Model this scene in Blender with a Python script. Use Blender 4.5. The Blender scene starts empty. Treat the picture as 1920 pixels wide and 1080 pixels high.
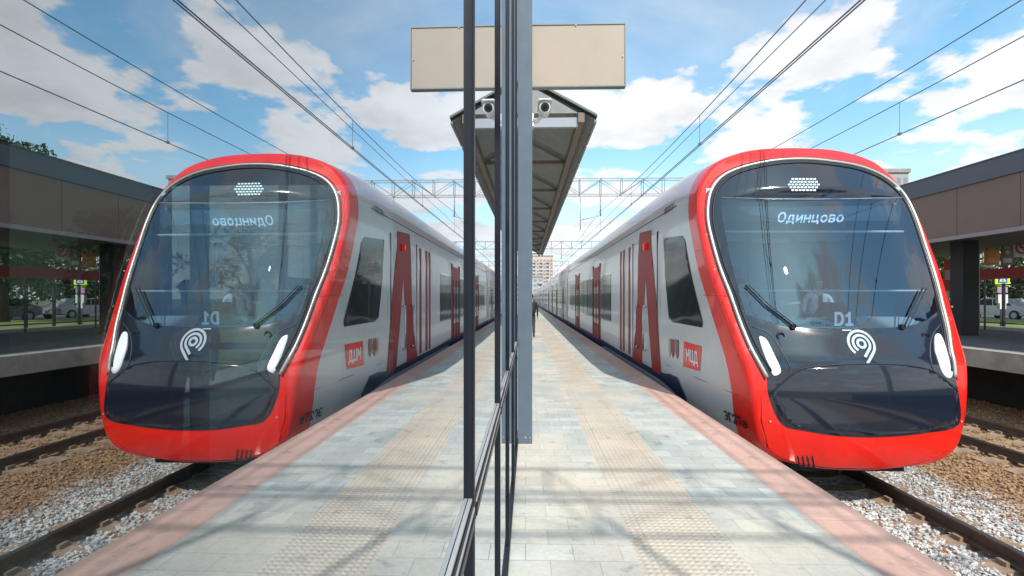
import bpy, bmesh, math, random
import numpy as np
from mathutils import Vector, Matrix
from mathutils.bvhtree import BVHTree
from mathutils.geometry import delaunay_2d_cdt
random.seed(7); rng = np.random.default_rng(7)
R = math.radians
SC = bpy.context.scene
COL = SC.collection

# ------------------------------------------------------------------ camera, sky, sun, exposure
F = 920.0; YAW = 0.0274; HOR = 559.5; EYE = 1.6
cam = bpy.data.cameras.new('camera'); camo = bpy.data.objects.new('camera', cam); COL.objects.link(camo)
camo.location = (0, 0, EYE); camo.rotation_euler = (R(90), 0, YAW)
cam.sensor_width = 36; cam.lens = 36*F/1920; cam.shift_y = (HOR-540)/1920
cam.clip_start = .02; cam.clip_end = 5000
SC.camera = camo
SUNV = Vector((.35, -.77, 1.0)).normalized()
elev = math.asin(SUNV.z); azim = math.atan2(SUNV.x, SUNV.y)
W = bpy.data.worlds.new('World'); SC.world = W; W.use_nodes = True
def build_world():
    nt = W.node_tree; N = nt.nodes; L = nt.links; N.clear()
    out = N.new('ShaderNodeOutputWorld'); bg = N.new('ShaderNodeBackground'); bg.inputs[1].default_value = .12
    sky = N.new('ShaderNodeTexSky'); sky.sky_type = 'NISHITA'; sky.sun_disc = False
    sky.sun_elevation = elev; sky.sun_rotation = azim; sky.air_density = 1.0; sky.dust_density = .6; sky.ozone_density = 2.0
    tc = N.new('ShaderNodeTexCoord'); sep = N.new('ShaderNodeSeparateXYZ'); L.new(tc.outputs['Generated'], sep.inputs[0])
    # project the direction on a flat cloud layer
    add = N.new('ShaderNodeMath'); add.operation = 'ADD'; add.inputs[1].default_value = .16; L.new(sep.outputs[2], add.inputs[0])
    mx = N.new('ShaderNodeMath'); mx.operation = 'MAXIMUM'; mx.inputs[1].default_value = .06; L.new(add.outputs[0], mx.inputs[0])
    dx = N.new('ShaderNodeMath'); dx.operation = 'DIVIDE'; L.new(sep.outputs[0], dx.inputs[0]); L.new(mx.outputs[0], dx.inputs[1])
    dy = N.new('ShaderNodeMath'); dy.operation = 'DIVIDE'; L.new(sep.outputs[1], dy.inputs[0]); L.new(mx.outputs[0], dy.inputs[1])
    cb = N.new('ShaderNodeCombineXYZ'); L.new(dx.outputs[0], cb.inputs[0]); L.new(dy.outputs[0], cb.inputs[1]); cb.inputs[2].default_value = CLOUD_SEED
    def noise(scale, det, rough, dist=0.):
        n = N.new('ShaderNodeTexNoise'); n.inputs['Scale'].default_value = scale; n.inputs['Detail'].default_value = det
        n.inputs['Roughness'].default_value = rough; n.inputs['Distortion'].default_value = dist
        L.new(cb.outputs[0], n.inputs['Vector']); return n.outputs[0]
    def ramp(v, a, b, lo=0., hi=1.):
        m = N.new('ShaderNodeMapRange'); m.interpolation_type = 'SMOOTHSTEP'
        m.inputs[1].default_value = a; m.inputs[2].default_value = b; m.inputs[3].default_value = lo; m.inputs[4].default_value = hi
        L.new(v, m.inputs[0]); return m.outputs[0]
    big = noise(2.5, 9, .54, .1); wisp = noise(.7, 6, .62, .6)
    lowb = ramp(sep.outputs[2], .12, .48, .13, 0.); big2 = N.new('ShaderNodeMath'); big2.operation = 'ADD'; L.new(big, big2.inputs[0]); L.new(lowb, big2.inputs[1])
    m1 = ramp(big2.outputs[0], .512, .590, 0, .98); m2 = ramp(wisp, .42, .72, .02, .55)
    hz = ramp(sep.outputs[2], -.02, .36, .85, 0.)
    def mathn(op, a, b):
        n = N.new('ShaderNodeMath'); n.operation = op
        for i, v in enumerate((a, b)):
            if isinstance(v, float): n.inputs[i].default_value = v
            else: L.new(v, n.inputs[i])
        return n.outputs[0]
    cov = mathn('MAXIMUM', m1, mathn('MAXIMUM', m2, hz))
    shade = ramp(noise(2.6, 6, .6), .35, .65, .80, 1.0)
    cc = N.new('ShaderNodeVectorMath'); cc.operation = 'SCALE'; cc.inputs[0].default_value = (8.7, 8.8, 9.0); L.new(shade, cc.inputs['Scale'])
    tint = N.new('ShaderNodeMix'); tint.data_type = 'RGBA'; tint.blend_type = 'MULTIPLY'; tint.inputs[0].default_value = 1
    tint.inputs[7].default_value = (1.68, 2.30, 2.12, 1); L.new(sky.outputs[0], tint.inputs[6])
    mix = N.new('ShaderNodeMix'); mix.data_type = 'RGBA'; L.new(cov, mix.inputs[0]); L.new(tint.outputs[2], mix.inputs[6]); L.new(cc.outputs[0], mix.inputs[7])
    L.new(mix.outputs[2], bg.inputs[0]); L.new(bg.outputs[0], out.inputs[0])
CLOUD_SEED = 8.3
build_world()
sun = bpy.data.lights.new('sun', 'SUN'); sun.energy = 4.5; sun.angle = R(.6); sun.color = (1, .95, .87)
so = bpy.data.objects.new('sun', sun); COL.objects.link(so); so.rotation_euler = (-SUNV).to_track_quat('-Z', 'Y').to_euler()
SC.view_settings.view_transform = 'Standard'; SC.view_settings.look = 'None'; SC.view_settings.gamma = 1; SC.view_settings.exposure = .05
SC.render.engine = 'CYCLES'; SC.cycles.max_bounces = 10; SC.cycles.transparent_max_bounces = 16

# ------------------------------------------------------------------ helpers
def ray(px, py):
    u = (px-960)/F; v = -(py-HOR)/F
    return Vector((u*math.cos(YAW)-math.sin(YAW), u*math.sin(YAW)+math.cos(YAW), v))
def atX(px, py, X): d = ray(px, py); t = X/d.x; return Vector((X, d.y*t, EYE+d.z*t))
def atY(px, py, Y): d = ray(px, py); t = Y/d.y; return Vector((d.x*t, Y, EYE+d.z*t))
MATS = {}
def mat(name, col, rough=.6, metal=0., coat=0., var=.0, vscale=4., bump=0., bscale=40., emit=None, es=1., alpha=None, spec=.5, col2=None):
    if name in MATS: return MATS[name]
    m = bpy.data.materials.new(name); m.use_nodes = True; nt = m.node_tree; N = nt.nodes; L = nt.links
    p = N['Principled BSDF']; p.inputs['Base Color'].default_value = (*col, 1); p.inputs['Roughness'].default_value = rough
    p.inputs['Metallic'].default_value = metal; p.inputs['Coat Weight'].default_value = coat; p.inputs['Coat Roughness'].default_value = .04
    p.inputs['Specular IOR Level'].default_value = spec
    tc = N.new('ShaderNodeTexCoord')
    if var or col2:
        n = N.new('ShaderNodeTexNoise'); n.inputs['Scale'].default_value = vscale; n.inputs['Detail'].default_value = 7; n.inputs['Roughness'].default_value = .65
        L.new(tc.outputs['Object'], n.inputs[0])
        mr = N.new('ShaderNodeMapRange'); mr.inputs[1].default_value = .32; mr.inputs[2].default_value = .68; L.new(n.outputs[0], mr.inputs[0])
        mx = N.new('ShaderNodeMix'); mx.data_type = 'RGBA'; L.new(mr.outputs[0], mx.inputs[0])
        mx.inputs[6].default_value = (*[c*(1-var) for c in col], 1); mx.inputs[7].default_value = (*(col2 or [min(1, c*(1+var)) for c in col]), 1)
        L.new(mx.outputs[2], p.inputs['Base Color'])
        m2 = N.new('ShaderNodeMapRange'); m2.inputs[3].default_value = max(0, rough-.06); m2.inputs[4].default_value = min(1, rough+.08); L.new(n.outputs[0], m2.inputs[0]); L.new(m2.outputs[0], p.inputs['Roughness'])
    if bump:
        n = N.new('ShaderNodeTexNoise'); n.inputs['Scale'].default_value = bscale; n.inputs['Detail'].default_value = 4; L.new(tc.outputs['Object'], n.inputs[0])
        b = N.new('ShaderNodeBump'); b.inputs['Strength'].default_value = bump; b.inputs['Distance'].default_value = .01; L.new(n.outputs[0], b.inputs['Height']); L.new(b.outputs[0], p.inputs['Normal'])
    if emit: p.inputs['Emission Color'].default_value = (*emit, 1); p.inputs['Emission Strength'].default_value = es
    MATS[name] = m; return m
def link(o, parent=None):
    COL.objects.link(o)
    if parent: o.parent = parent; o.matrix_parent_inverse = Matrix.Identity(4)
    return o
def tag(o, label=None, cat=None, group=None, kind=None):
    if label: o['label'] = label
    if cat: o['category'] = cat
    if group: o['group'] = group
    if kind: o['kind'] = kind
    return o
def empty(name, loc=(0, 0, 0), rz=0, **k):
    o = bpy.data.objects.new(name, None); COL.objects.link(o); o.location = loc; o.rotation_euler = (0, 0, rz); o.empty_display_size = .2
    return tag(o, **k)
class MB:
    def __init__(s): s.bm = bmesh.new(); s.mi = 0
    def face(s, vs):
        v = [s.bm.verts.new(p) for p in vs]; f = s.bm.faces.new(v); f.material_index = s.mi; return f
    def box(s, a, b, rz=0, c=None, bev=0.):
        x0, y0, z0 = [min(p, q) for p, q in zip(a, b)]; x1, y1, z1 = [max(p, q) for p, q in zip(a, b)]
        P = [Vector(p) for p in [(x0,y0,z0),(x1,y0,z0),(x1,y1,z0),(x0,y1,z0),(x0,y0,z1),(x1,y0,z1),(x1,y1,z1),(x0,y1,z1)]]
        if rz:
            c = Vector(c or (0, 0, 0)); M = Matrix.Rotation(rz, 3, 'Z'); P = [M@(p-c)+c for p in P]
        v = [s.bm.verts.new(p) for p in P]; fs = []
        for q in ((3,2,1,0),(4,5,6,7),(0,1,5,4),(1,2,6,5),(2,3,7,6),(3,0,4,7)):
            f = s.bm.faces.new([v[i] for i in q]); f.material_index = s.mi; fs.append(f)
        if bev:
            es = list({e for f in fs for e in f.edges}); r = bmesh.ops.bevel(s.bm, geom=es, offset=bev, segments=2, affect='EDGES', profile=.5)
            for f in r['faces']: f.material_index = s.mi
        return s
    def tube(s, pts, r, n=8, cap=True, closed=False):
        pts = [Vector(p) for p in pts]; rings = []; rr = r if isinstance(r, (list, tuple)) else [r]*len(pts)
        m = len(pts); up = None
        for i, p in enumerate(pts):
            a = pts[(i-1) % m] if (closed or i) else p; b = pts[(i+1) % m] if (closed or i < m-1) else p
            d = (b-a).normalized()
            ref = up if up is not None else (Vector((0, 0, 1)) if abs(d.z) < .9 else Vector((1, 0, 0)))
            x = d.cross(ref)
            if x.length < 1e-4: x = d.cross(Vector((1, .3, .2)))
            x.normalize(); y = x.cross(d).normalized(); up = y
            rings.append([s.bm.verts.new(p+x*math.cos(2*math.pi*k/n)*rr[i]+y*math.sin(2*math.pi*k/n)*rr[i]) for k in range(n)])
        for i in range(m if closed else m-1):
            A, B = rings[i], rings[(i+1) % m]
            for k in range(n):
                f = s.bm.faces.new([A[k], A[(k+1) % n], B[(k+1) % n], B[k]]); f.material_index = s.mi; f.smooth = n > 5
        if cap and not closed:
            for q in (rings[0][::-1], rings[-1]):
                f = s.bm.faces.new(q); f.material_index = s.mi
        return s
    def prism(s, poly, axis, a, b):
        # polygon in the two other axes, extruded along axis ('x','y','z')
        def P(u, v, w): return {'x': (w, u, v), 'y': (u, w, v), 'z': (u, v, w)}[axis]
        A = [s.bm.verts.new(P(u, v, a)) for u, v in poly]; B = [s.bm.verts.new(P(u, v, b)) for u, v in poly]
        for q in (A[::-1], B):
            f = s.bm.faces.new(q); f.material_index = s.mi
        n = len(poly)
        for i in range(n):
            f = s.bm.faces.new([A[i], A[(i+1) % n], B[(i+1) % n], B[i]]); f.material_index = s.mi
        return s
    def build(s, name, mats, parent=None, smooth=None, recalc=True):
        if recalc: bmesh.ops.recalc_face_normals(s.bm, faces=s.bm.faces)
        me = bpy.data.meshes.new(name); s.bm.to_mesh(me); s.bm.free()
        for m in (mats if isinstance(mats, (list, tuple)) else [mats]): me.materials.append(m)
        if smooth: me.shade_smooth()
        return link(bpy.data.objects.new(name, me), parent)
def copy_tree(o, parent=None):
    c = o.copy(); COL.objects.link(c)
    if parent: c.parent = parent; c.matrix_parent_inverse = Matrix.Identity(4)
    for ch in list(o.children): copy_tree(ch, c)
    return c
def raw(name, verts, faces, mats, parent=None, smooth=False):
    me = bpy.data.meshes.new(name); me.from_pydata([tuple(v) for v in verts], [], faces); me.update()
    for m in (mats if isinstance(mats, (list, tuple)) else [mats]): me.materials.append(m)
    if smooth: me.shade_smooth()
    return link(bpy.data.objects.new(name, me), parent)
def inside(p, poly):
    c = False; n = len(poly); x, y = p
    for i in range(n):
        x1, y1 = poly[i]; x2, y2 = poly[(i+1) % n]
        if (y1 > y) != (y2 > y) and x < (x2-x1)*(y-y1)/(y2-y1)+x1: c = not c
    return c
def fill2d(poly, holes=(), step=.1):
    V = []; E = []
    for pl in [poly, *holes]:
        b = len(V); V += [Vector(p) for p in pl]; E += [(b+i, b+(i+1) % len(pl)) for i in range(len(pl))]
    xs = [p[0] for p in poly]; ys = [p[1] for p in poly]
    nx = int((max(xs)-min(xs))/step)+1; ny = int((max(ys)-min(ys))/step)+1
    if nx*ny < 20000:
        for i in range(1, nx):
            for j in range(1, ny):
                p = (min(xs)+i*step+.31*step*(j % 2), min(ys)+j*step)
                if inside(p, poly) and not any(inside(p, h) for h in holes): V.append(Vector(p))
    vo, eo, fo, *_ = delaunay_2d_cdt(V, E, [], 0, 1e-5)
    fs = []
    for f in fo:
        c = (sum(vo[i].x for i in f)/len(f), sum(vo[i].y for i in f)/len(f))
        if inside(c, poly) and not any(inside(c, h) for h in holes): fs.append(list(f))
    return [(v.x, v.y) for v in vo], fs
def catmull(pts, n, closed=False):
    P = [np.array(p, float) for p in pts]; m = len(P); out = []
    for i in range(m if closed else m-1):
        p0 = P[(i-1) % m] if closed or i > 0 else 2*P[0]-P[1]; p1 = P[i]; p2 = P[(i+1) % m]
        p3 = P[(i+2) % m] if closed or i < m-2 else 2*P[-1]-P[-2]
        for k in range(n):
            t = k/n; out.append(.5*((2*p1)+(-p0+p2)*t+(2*p0-5*p1+4*p2-p3)*t*t+(-p0+3*p1-3*p2+p3)*t**3))
    if not closed: out.append(P[-1])
    return out
FONT_CACHE = {}
def _arc(cx, cy, rx, ry, a0, a1, n=12): return [(cx+rx*math.cos(R(a)), cy+ry*math.sin(R(a))) for a in np.linspace(a0, a1, n)]
GL = {   # letters as pen strokes in a box .62 wide, 1 high (lower case .72 high)
 'О': [_arc(.33, .5, .30, .46, 0, 360, 24)], 'о': [_arc(.28, .34, .24, .32, 0, 360, 20)],
 'д': [[(.02, -.16), (.02, .04), (.60, .04), (.60, -.16)], [(.10, .04), (.20, .68), (.52, .68), (.52, .04)]],
 'и': [[(.06, .68), (.06, .02), (.50, .66), (.50, 0)]], 'н': [[(.06, .68), (.06, 0)], [(.50, .68), (.50, 0)], [(.06, .36), (.50, .36)]],
 'ц': [[(.06, .68), (.06, .04), (.58, .04), (.58, -.16)], [(.46, .68), (.46, .04)]],
 'в': [[(.06, 0), (.06, .68), (.34, .68), (.46, .60), (.44, .42), (.32, .36), (.06, .36)], [(.32, .36), (.48, .28), (.50, .12), (.36, .02), (.06, .02)]],
 'М': [[(.05, 0), (.05, 1), (.36, .4), (.67, 1), (.67, 0)]], 'Ц': [[(.06, 1), (.06, .04), (.66, .04), (.66, -.18)], [(.54, 1), (.54, .04)]],
 'Д': [[(.0, -.18), (.0, .04), (.66, .04), (.66, -.18)], [(.10, .04), (.22, .96), (.56, .96), (.56, .04)]],
 'Э': [_arc(.20, .5, .36, .46, 125, -125, 16), [(.18, .5), (.54, .5)]], 'Г': [[(.06, 0), (.06, .96), (.52, .96)]],
 '2': [_arc(.28, .70, .24, .26, 165, -10, 10)+[(.42, .46), (.04, .04), (.54, .04)]], 'Т': [[(.0, .96), (.60, .96)], [(.30, .96), (.30, 0)]],
 'И': [[(.06, 1), (.06, .03), (.56, .97), (.56, 0)]], 'В': [[(.06, .5), (.36, .5), (.50, .62), (.50, .84), (.36, .96), (.06, .96), (.06, .04), (.40, .04), (.56, .16), (.56, .38), (.36, .5)]],
 'Л': [[(.0, .0), (.10, .1), (.18, .96), (.54, .96), (.54, 0)]], 'А': [[(.0, 0), (.30, 1), (.60, 0)], [(.12, .34), (.48, .34)]],
 'D': [[(.06, .04), (.06, .96), (.28, .96)]+_arc(.26, .5, .32, .46, 80, -80, 10)+[(.06, .04)]], '1': [[(.08, .74), (.28, .96), (.28, .04)], [(.06, .04), (.50, .04)]]}
def text_mesh(txt, h, shear=0., bold=0., wd=.13):
    wd += bold; V = []; Fc = []; x0 = 0; k = 0
    for ch in txt:
        gm = max(p[0] for st in GL[ch] for p in st)
        for st in GL[ch]:
            for p, q in zip(st[:-1], st[1:]):
                d = np.array(q)-np.array(p); L_ = np.hypot(*d)
                if L_ < 1e-6: continue
                d /= L_; n = np.array([-d[1], d[0]])*wd/2; e = d*wd*.42; p2 = np.array(p)-e; q2 = np.array(q)+e; o_ = len(V); k += 1
                for c in (p2-n, q2-n, q2+n, p2+n): V.append((x0+c[0], c[1], k*.0004))
                Fc.append([o_, o_+1, o_+2, o_+3])
        x0 += gm+.22
    W_ = x0-.22
    return [((x-W_/2+shear*(y-.5))*h, (y-.5)*h, z*h*.1) for x, y, z in V], Fc

# ------------------------------------------------------------------ materials
def paver_mat(name, c1, c2, mortar, bw, bh, rough=.75, msize=.006, tint=None, dots=False, off=.5):
    m = bpy.data.materials.new(name); m.use_nodes = True; nt = m.node_tree; N = nt.nodes; L = nt.links; p = N['Principled BSDF']
    tc = N.new('ShaderNodeTexCoord'); b = N.new('ShaderNodeTexBrick'); L.new(tc.outputs['Object'], b.inputs[0])
    b.inputs['Scale'].default_value = 1; b.inputs['Brick Width'].default_value = bw; b.inputs['Row Height'].default_value = bh; b.inputs['Mortar Size'].default_value = msize; b.offset = off
    b.inputs['Mortar Smooth'].default_value = .3; b.inputs['Bias'].default_value = 0
    b.inputs['Color1'].default_value = (*c1, 1); b.inputs['Color2'].default_value = (*c2, 1); b.inputs['Mortar'].default_value = (*mortar, 1)
    def noise(sc, det=6):
        n = N.new('ShaderNodeTexNoise'); n.inputs['Scale'].default_value = sc; n.inputs['Detail'].default_value = det; n.inputs['Roughness'].default_value = .65; L.new(tc.outputs['Object'], n.inputs[0]); return n.outputs[0]
    def mr(v, a, b_, lo, hi):
        q = N.new('ShaderNodeMapRange'); q.inputs[1].default_value = a; q.inputs[2].default_value = b_; q.inputs[3].default_value = lo; q.inputs[4].default_value = hi; L.new(v, q.inputs[0]); return q.outputs[0]
    col = b.outputs[0]
    if tint:   # patches of a second paver colour
        x = N.new('ShaderNodeMix'); x.data_type = 'RGBA'; L.new(mr(noise(.35, 3), .42, .62, 0, .75), x.inputs[0]); L.new(col, x.inputs[6]); x.inputs[7].default_value = (*tint, 1); col = x.outputs[2]
    g = N.new('ShaderNodeVectorMath'); g.operation = 'SCALE'; L.new(col, g.inputs[0])
    mm = N.new('ShaderNodeMath'); mm.operation = 'MULTIPLY'; L.new(mr(noise(1.3), .3, .7, .80, 1.12), mm.inputs[0]); L.new(mr(noise(28), .25, .75, .88, 1.1), mm.inputs[1]); L.new(mm.outputs[0], g.inputs['Scale'])
    # dark spots of dirt
    st = N.new('ShaderNodeVectorMath'); st.operation = 'SCALE'; L.new(g.outputs[0], st.inputs[0]); L.new(mr(noise(4.5, 3), .30, .40, .72, 1.), st.inputs['Scale'])
    L.new(st.outputs[0], p.inputs['Base Color']); p.inputs['Roughness'].default_value = rough
    bp = N.new('ShaderNodeBump'); bp.inputs['Strength'].default_value = .5; bp.inputs['Distance'].default_value = .004
    if dots:
        v = N.new('ShaderNodeTexVoronoi'); v.inputs['Scale'].default_value = 22; v.inputs['Randomness'].default_value = .12; L.new(tc.outputs['Object'], v.inputs[0])
        L.new(mr(v.outputs[0], .15, .42, 1, 0), bp.inputs['Height']); bp.inputs['Strength'].default_value = .9; bp.inputs['Distance'].default_value = .006
        dk = N.new('ShaderNodeVectorMath'); dk.operation = 'SCALE'; L.new(st.outputs[0], dk.inputs[0]); L.new(mr(v.outputs[0], .3, .55, 1, .90), dk.inputs['Scale']); L.new(dk.outputs[0], p.inputs['Base Color'])
    else:
        im = N.new('ShaderNodeMath'); im.operation = 'SUBTRACT'; im.inputs[0].default_value = 1; L.new(b.outputs['Fac'], im.inputs[1])
        ad = N.new('ShaderNodeMath'); ad.operation = 'MULTIPLY_ADD'; L.new(noise(60, 3), ad.inputs[0]); ad.inputs[1].default_value = .35; L.new(im.outputs[0], ad.inputs[2]); L.new(ad.outputs[0], bp.inputs['Height'])
    L.new(bp.outputs[0], p.inputs['Normal']); return m
def glass_coated(name, base, gain, tint, gloss_tint):
    m = bpy.data.materials.new(name); m.use_nodes = True; nt = m.node_tree; N = nt.nodes; L = nt.links; N.clear()
    out = N.new('ShaderNodeOutputMaterial'); mix = N.new('ShaderNodeMixShader'); tr = N.new('ShaderNodeBsdfTransparent'); gl = N.new('ShaderNodeBsdfGlossy')
    tr.inputs[0].default_value = (*tint, 1); gl.inputs[0].default_value = (*gloss_tint, 1); gl.inputs['Roughness'].default_value = 0.0
    lw = N.new('ShaderNodeLayerWeight'); lw.inputs[0].default_value = .5
    pw = N.new('ShaderNodeMath'); pw.operation = 'POWER'; pw.inputs[1].default_value = 2; L.new(lw.outputs['Facing'], pw.inputs[0])
    ma = N.new('ShaderNodeMath'); ma.operation = 'MULTIPLY_ADD'; ma.inputs[1].default_value = gain; ma.inputs[2].default_value = base; ma.use_clamp = True; L.new(pw.outputs[0], ma.inputs[0])
    L.new(ma.outputs[0], mix.inputs[0]); L.new(tr.outputs[0], mix.inputs[1]); L.new(gl.outputs[0], mix.inputs[2]); L.new(mix.outputs[0], out.inputs[0]); return m
def clear_mat(name, tint):
    m = bpy.data.materials.new(name); m.use_nodes = True; N = m.node_tree.nodes; N.clear()
    out = N.new('ShaderNodeOutputMaterial'); tr = N.new('ShaderNodeBsdfTransparent'); tr.inputs[0].default_value = (*tint, 1); m.node_tree.links.new(tr.outputs[0], out.inputs[0]); return m

M_grey_pav = paver_mat('grey_pavers', (.49, .505, .475), (.36, .385, .365), (.29, .285, .26), .30, .20, tint=(.62, .53, .42), msize=.004)
M_yel = paver_mat('tactile_pavers', (.60, .495, .385), (.55, .465, .37), (.44, .38, .31), .40, .40, dots=True, off=0, tint=(.50, .48, .43))
M_pink = paver_mat('pink_edge_slabs', (.60, .38, .31), (.55, .34, .275), (.36, .24, .19), .9, 1.2, rough=.7, off=0, msize=.003)
M_conc = mat('concrete', (.33, .31, .28), .85, var=.25, vscale=2, bump=.3, bscale=30)
M_asph = mat('asphalt', (.11, .11, .115), .85, var=.2, vscale=3, bump=.3, bscale=80)
M_red = mat('train_red', (.84, .012, .004), .34, coat=.5, var=.12, vscale=3)
M_silver = mat('train_silver', (.60, .61, .62), .33, metal=.15, coat=.35, var=.06, vscale=1.2)
M_roof = mat('train_roof', (.60, .47, .49), .35, coat=.5, var=.08, vscale=1.5)
M_rooffair = mat('roof_fairing', (.62, .40, .42), .35, coat=.4, var=.08, vscale=1.5)
M_black = mat('gloss_black', (.012, .018, .032), .10, coat=.9, spec=.4)
M_navy = mat('skirt_navy', (.018, .035, .085), .35, coat=.4, var=.15, vscale=3)
M_dkred = mat('train_dark_red', (.30, .010, .014), .45, coat=.0, spec=.3)
M_rubber = mat('rubber', (.012, .012, .014), .6)
M_rim = mat('rim_trim', (.55, .52, .46), .3, metal=.3)
M_under = mat('underframe', (.018, .018, .02), .8, var=.3)
M_white = mat('white_paint', (.8, .8, .8), .45)
M_lamp = mat('headlamp_lit', (.9, .95, 1), .3, emit=(.86, .94, 1), es=.45)
M_led = mat('led_letters', (.8, .9, 1), .4, emit=(.65, .78, 1), es=.30)
M_steel = mat('stainless', (.62, .62, .62), .25, metal=1.)
M_post = mat('post_slate_blue', (.095, .130, .17), .42, coat=.2, var=.08, vscale=6)
M_frame = mat('frame_anthracite', (.035, .04, .05), .3, metal=.5, coat=.3)
M_cap = mat('mullion_cap', (.022, .028, .038), .4, spec=.3)
M_frame2 = mat('mullion_black', (.010, .013, .020), .5, spec=.25)
M_edge_hi = mat('frame_edge_highlight', (.48, .48, .48), .4, metal=.4)  # frame edge strips, paled so their colour carries the transom highlights
M_signback = mat('sign_back_tan', (.43, .355, .285), .5, var=.04, vscale=2)
M_trim = mat('sign_edge', (.2, .23, .22), .4, metal=.4)
M_galv = mat('galvanised', (.34, .36, .37), .5, metal=.5, var=.15, vscale=5)
M_wire = mat('wire', (.16, .21, .26), .5, metal=.4)
M_can = mat('canopy_sheet', (.27, .275, .26), .6, var=.12, vscale=3)
M_canbeam = mat('canopy_beam', (.21, .165, .13), .6, var=.15, vscale=4)
M_rail = mat('rail_steel', (.35, .34, .34), .25, metal=.9)
M_railside = mat('rail_rust', (.10, .065, .05), .7, var=.3, vscale=10)
M_slate = mat('slate_band', (.085, .10, .125), .5, var=.06, vscale=1)
M_brown = mat('brown_fascia', (.19, .125, .10), .55, var=.08, vscale=1)
M_win = mat('train_window', (.008, .010, .014), .08, spec=.22)

def struct(o): o['kind'] = 'structure'; return o
def sheet(name, x0, y0, x1, y1, z, m, nx=1, ny=1):
    vs = [(x0+(x1-x0)*i/nx, y0+(y1-y0)*j/ny, z) for j in range(ny+1) for i in range(nx+1)]
    fs = [(j*(nx+1)+i, j*(nx+1)+i+1, (j+1)*(nx+1)+i+1, (j+1)*(nx+1)+i) for j in range(ny) for i in range(nx)]
    return raw(name, vs, fs, m)

# ------------------------------------------------------------------ ground
EDGE = 2.486; RT = -1.1; AX1 = 4.5; AX2 = 9.42; P2 = 11.33; P2Z = .31
PY0, PY1 = -12, 300
M_ground = mat('ground_soil', (.13, .11, .07), .95, var=.3, vscale=.3, col2=(.10, .13, .05))
struct(sheet('ground', -1500, -800, 1500, 2500, -1.52, M_ground))
def ballast_mat():
    m = bpy.data.materials.new('ballast'); m.use_nodes = True; nt = m.node_tree; N = nt.nodes; L = nt.links; p = N['Principled BSDF']; p.inputs['Roughness'].default_value = .9
    g = N.new('ShaderNodeNewGeometry'); s = N.new('ShaderNodeSeparateXYZ'); L.new(g.outputs['Position'], s.inputs[0])
    n = N.new('ShaderNodeTexNoise'); n.inputs['Scale'].default_value = 1.1; n.inputs['Detail'].default_value = 5; L.new(g.outputs['Position'], n.inputs[0])
    n2 = N.new('ShaderNodeTexWhiteNoise'); 
    sc = N.new('ShaderNodeVectorMath'); sc.operation = 'SCALE'; sc.inputs['Scale'].default_value = 26; L.new(g.outputs['Position'], sc.inputs[0])
    v = N.new('ShaderNodeTexVoronoi'); v.inputs['Scale'].default_value = 22; L.new(g.outputs['Position'], v.inputs[0])
    # rust grows with x (between the tracks) 
    a = N.new('ShaderNodeMath'); a.operation = 'MULTIPLY_ADD'; L.new(n.outputs[0], a.inputs[0]); a.inputs[1].default_value = 1.6; L.new(s.outputs[0], a.inputs[2])
    b = N.new('ShaderNodeMapRange'); b.inputs[1].default_value = 7.1; b.inputs[2].default_value = 7.7; L.new(a.outputs[0], b.inputs[0])
    x = N.new('ShaderNodeMix'); x.data_type = 'RGBA'; L.new(b.outputs[0], x.inputs[0]); x.inputs[6].default_value = (.54, .53, .51, 1); x.inputs[7].default_value = (.36, .22, .12, 1)
    sp = N.new('ShaderNodeSeparateColor'); L.new(v.outputs['Color'], sp.inputs[0])
    q = N.new('ShaderNodeMapRange'); q.inputs[3].default_value = .55; q.inputs[4].default_value = 1.3; L.new(sp.outputs[0], q.inputs[0])
    t = N.new('ShaderNodeVectorMath'); t.operation = 'SCALE'; L.new(x.outputs[2], t.inputs[0]); L.new(q.outputs[0], t.inputs['Scale'])
    # a few rusty stones in the pale ballast
    y = N.new('ShaderNodeMix'); y.data_type = 'RGBA'; w = N.new('ShaderNodeMath'); w.operation = 'GREATER_THAN'; w.inputs[1].default_value = .88; L.new(sp.outputs[1], w.inputs[0]); L.new(w.outputs[0], y.inputs[0])
    L.new(t.outputs[0], y.inputs[6]); y.inputs[7].default_value = (.30, .17, .09, 1); L.new(y.outputs[2], p.inputs['Base Color']); return m
M_ball = ballast_mat()
for nm, x0, x1 in (('ballast_bed', EDGE-.02, 13.0),):
    struct(sheet(nm, x0, -10, x1, PY1, -1.335, M_ball))
struct(sheet('ballast_bed', -12.5, -10, -5.4, 160, -1.335, M_ball))
# loose stones near the camera : one uncountable mass
def stones(x0, x1, y0, y1, dens, skip=()):
    ico = bmesh.new(); bmesh.ops.create_icosphere(ico, subdivisions=1, radius=1); V = np.array([v.co[:] for v in ico.verts]); FF = np.array([[v.index for v in f.verts] for f in ico.faces]); ico.free()
    n = int((x1-x0)*(y1-y0)*dens); c = np.column_stack([rng.uniform(x0, x1, n), rng.uniform(y0, y1, n), np.full(n, -1.33)])
    ok = np.ones(n, bool)
    for a, b in skip: ok &= ~((c[:, 0] > a) & (c[:, 0] < b))
    c = c[ok]; n = len(c)
    s = rng.uniform(.013, .030, (n, 1, 1))*(1+.35*rng.uniform(-1, 1, (n, 1, 3)))
    P = V[None]*s*(1+rng.uniform(-.25, .25, (n, len(V), 1)))
    an = rng.uniform(0, 6.28, n); ca, sa = np.cos(an), np.sin(an)
    X = P[:, :, 0]*ca[:, None]-P[:, :, 1]*sa[:, None]; Y = P[:, :, 0]*sa[:, None]+P[:, :, 1]*ca[:, None]
    P = np.stack([X, Y, P[:, :, 2]*.8], -1)+c[:, None]; P[:, :, 2] += rng.uniform(-.006, .03, (n, 1))
    return P.reshape(-1, 3), (FF[None]+(np.arange(n)*len(V))[:, None, None]).reshape(-1, 3)
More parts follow.
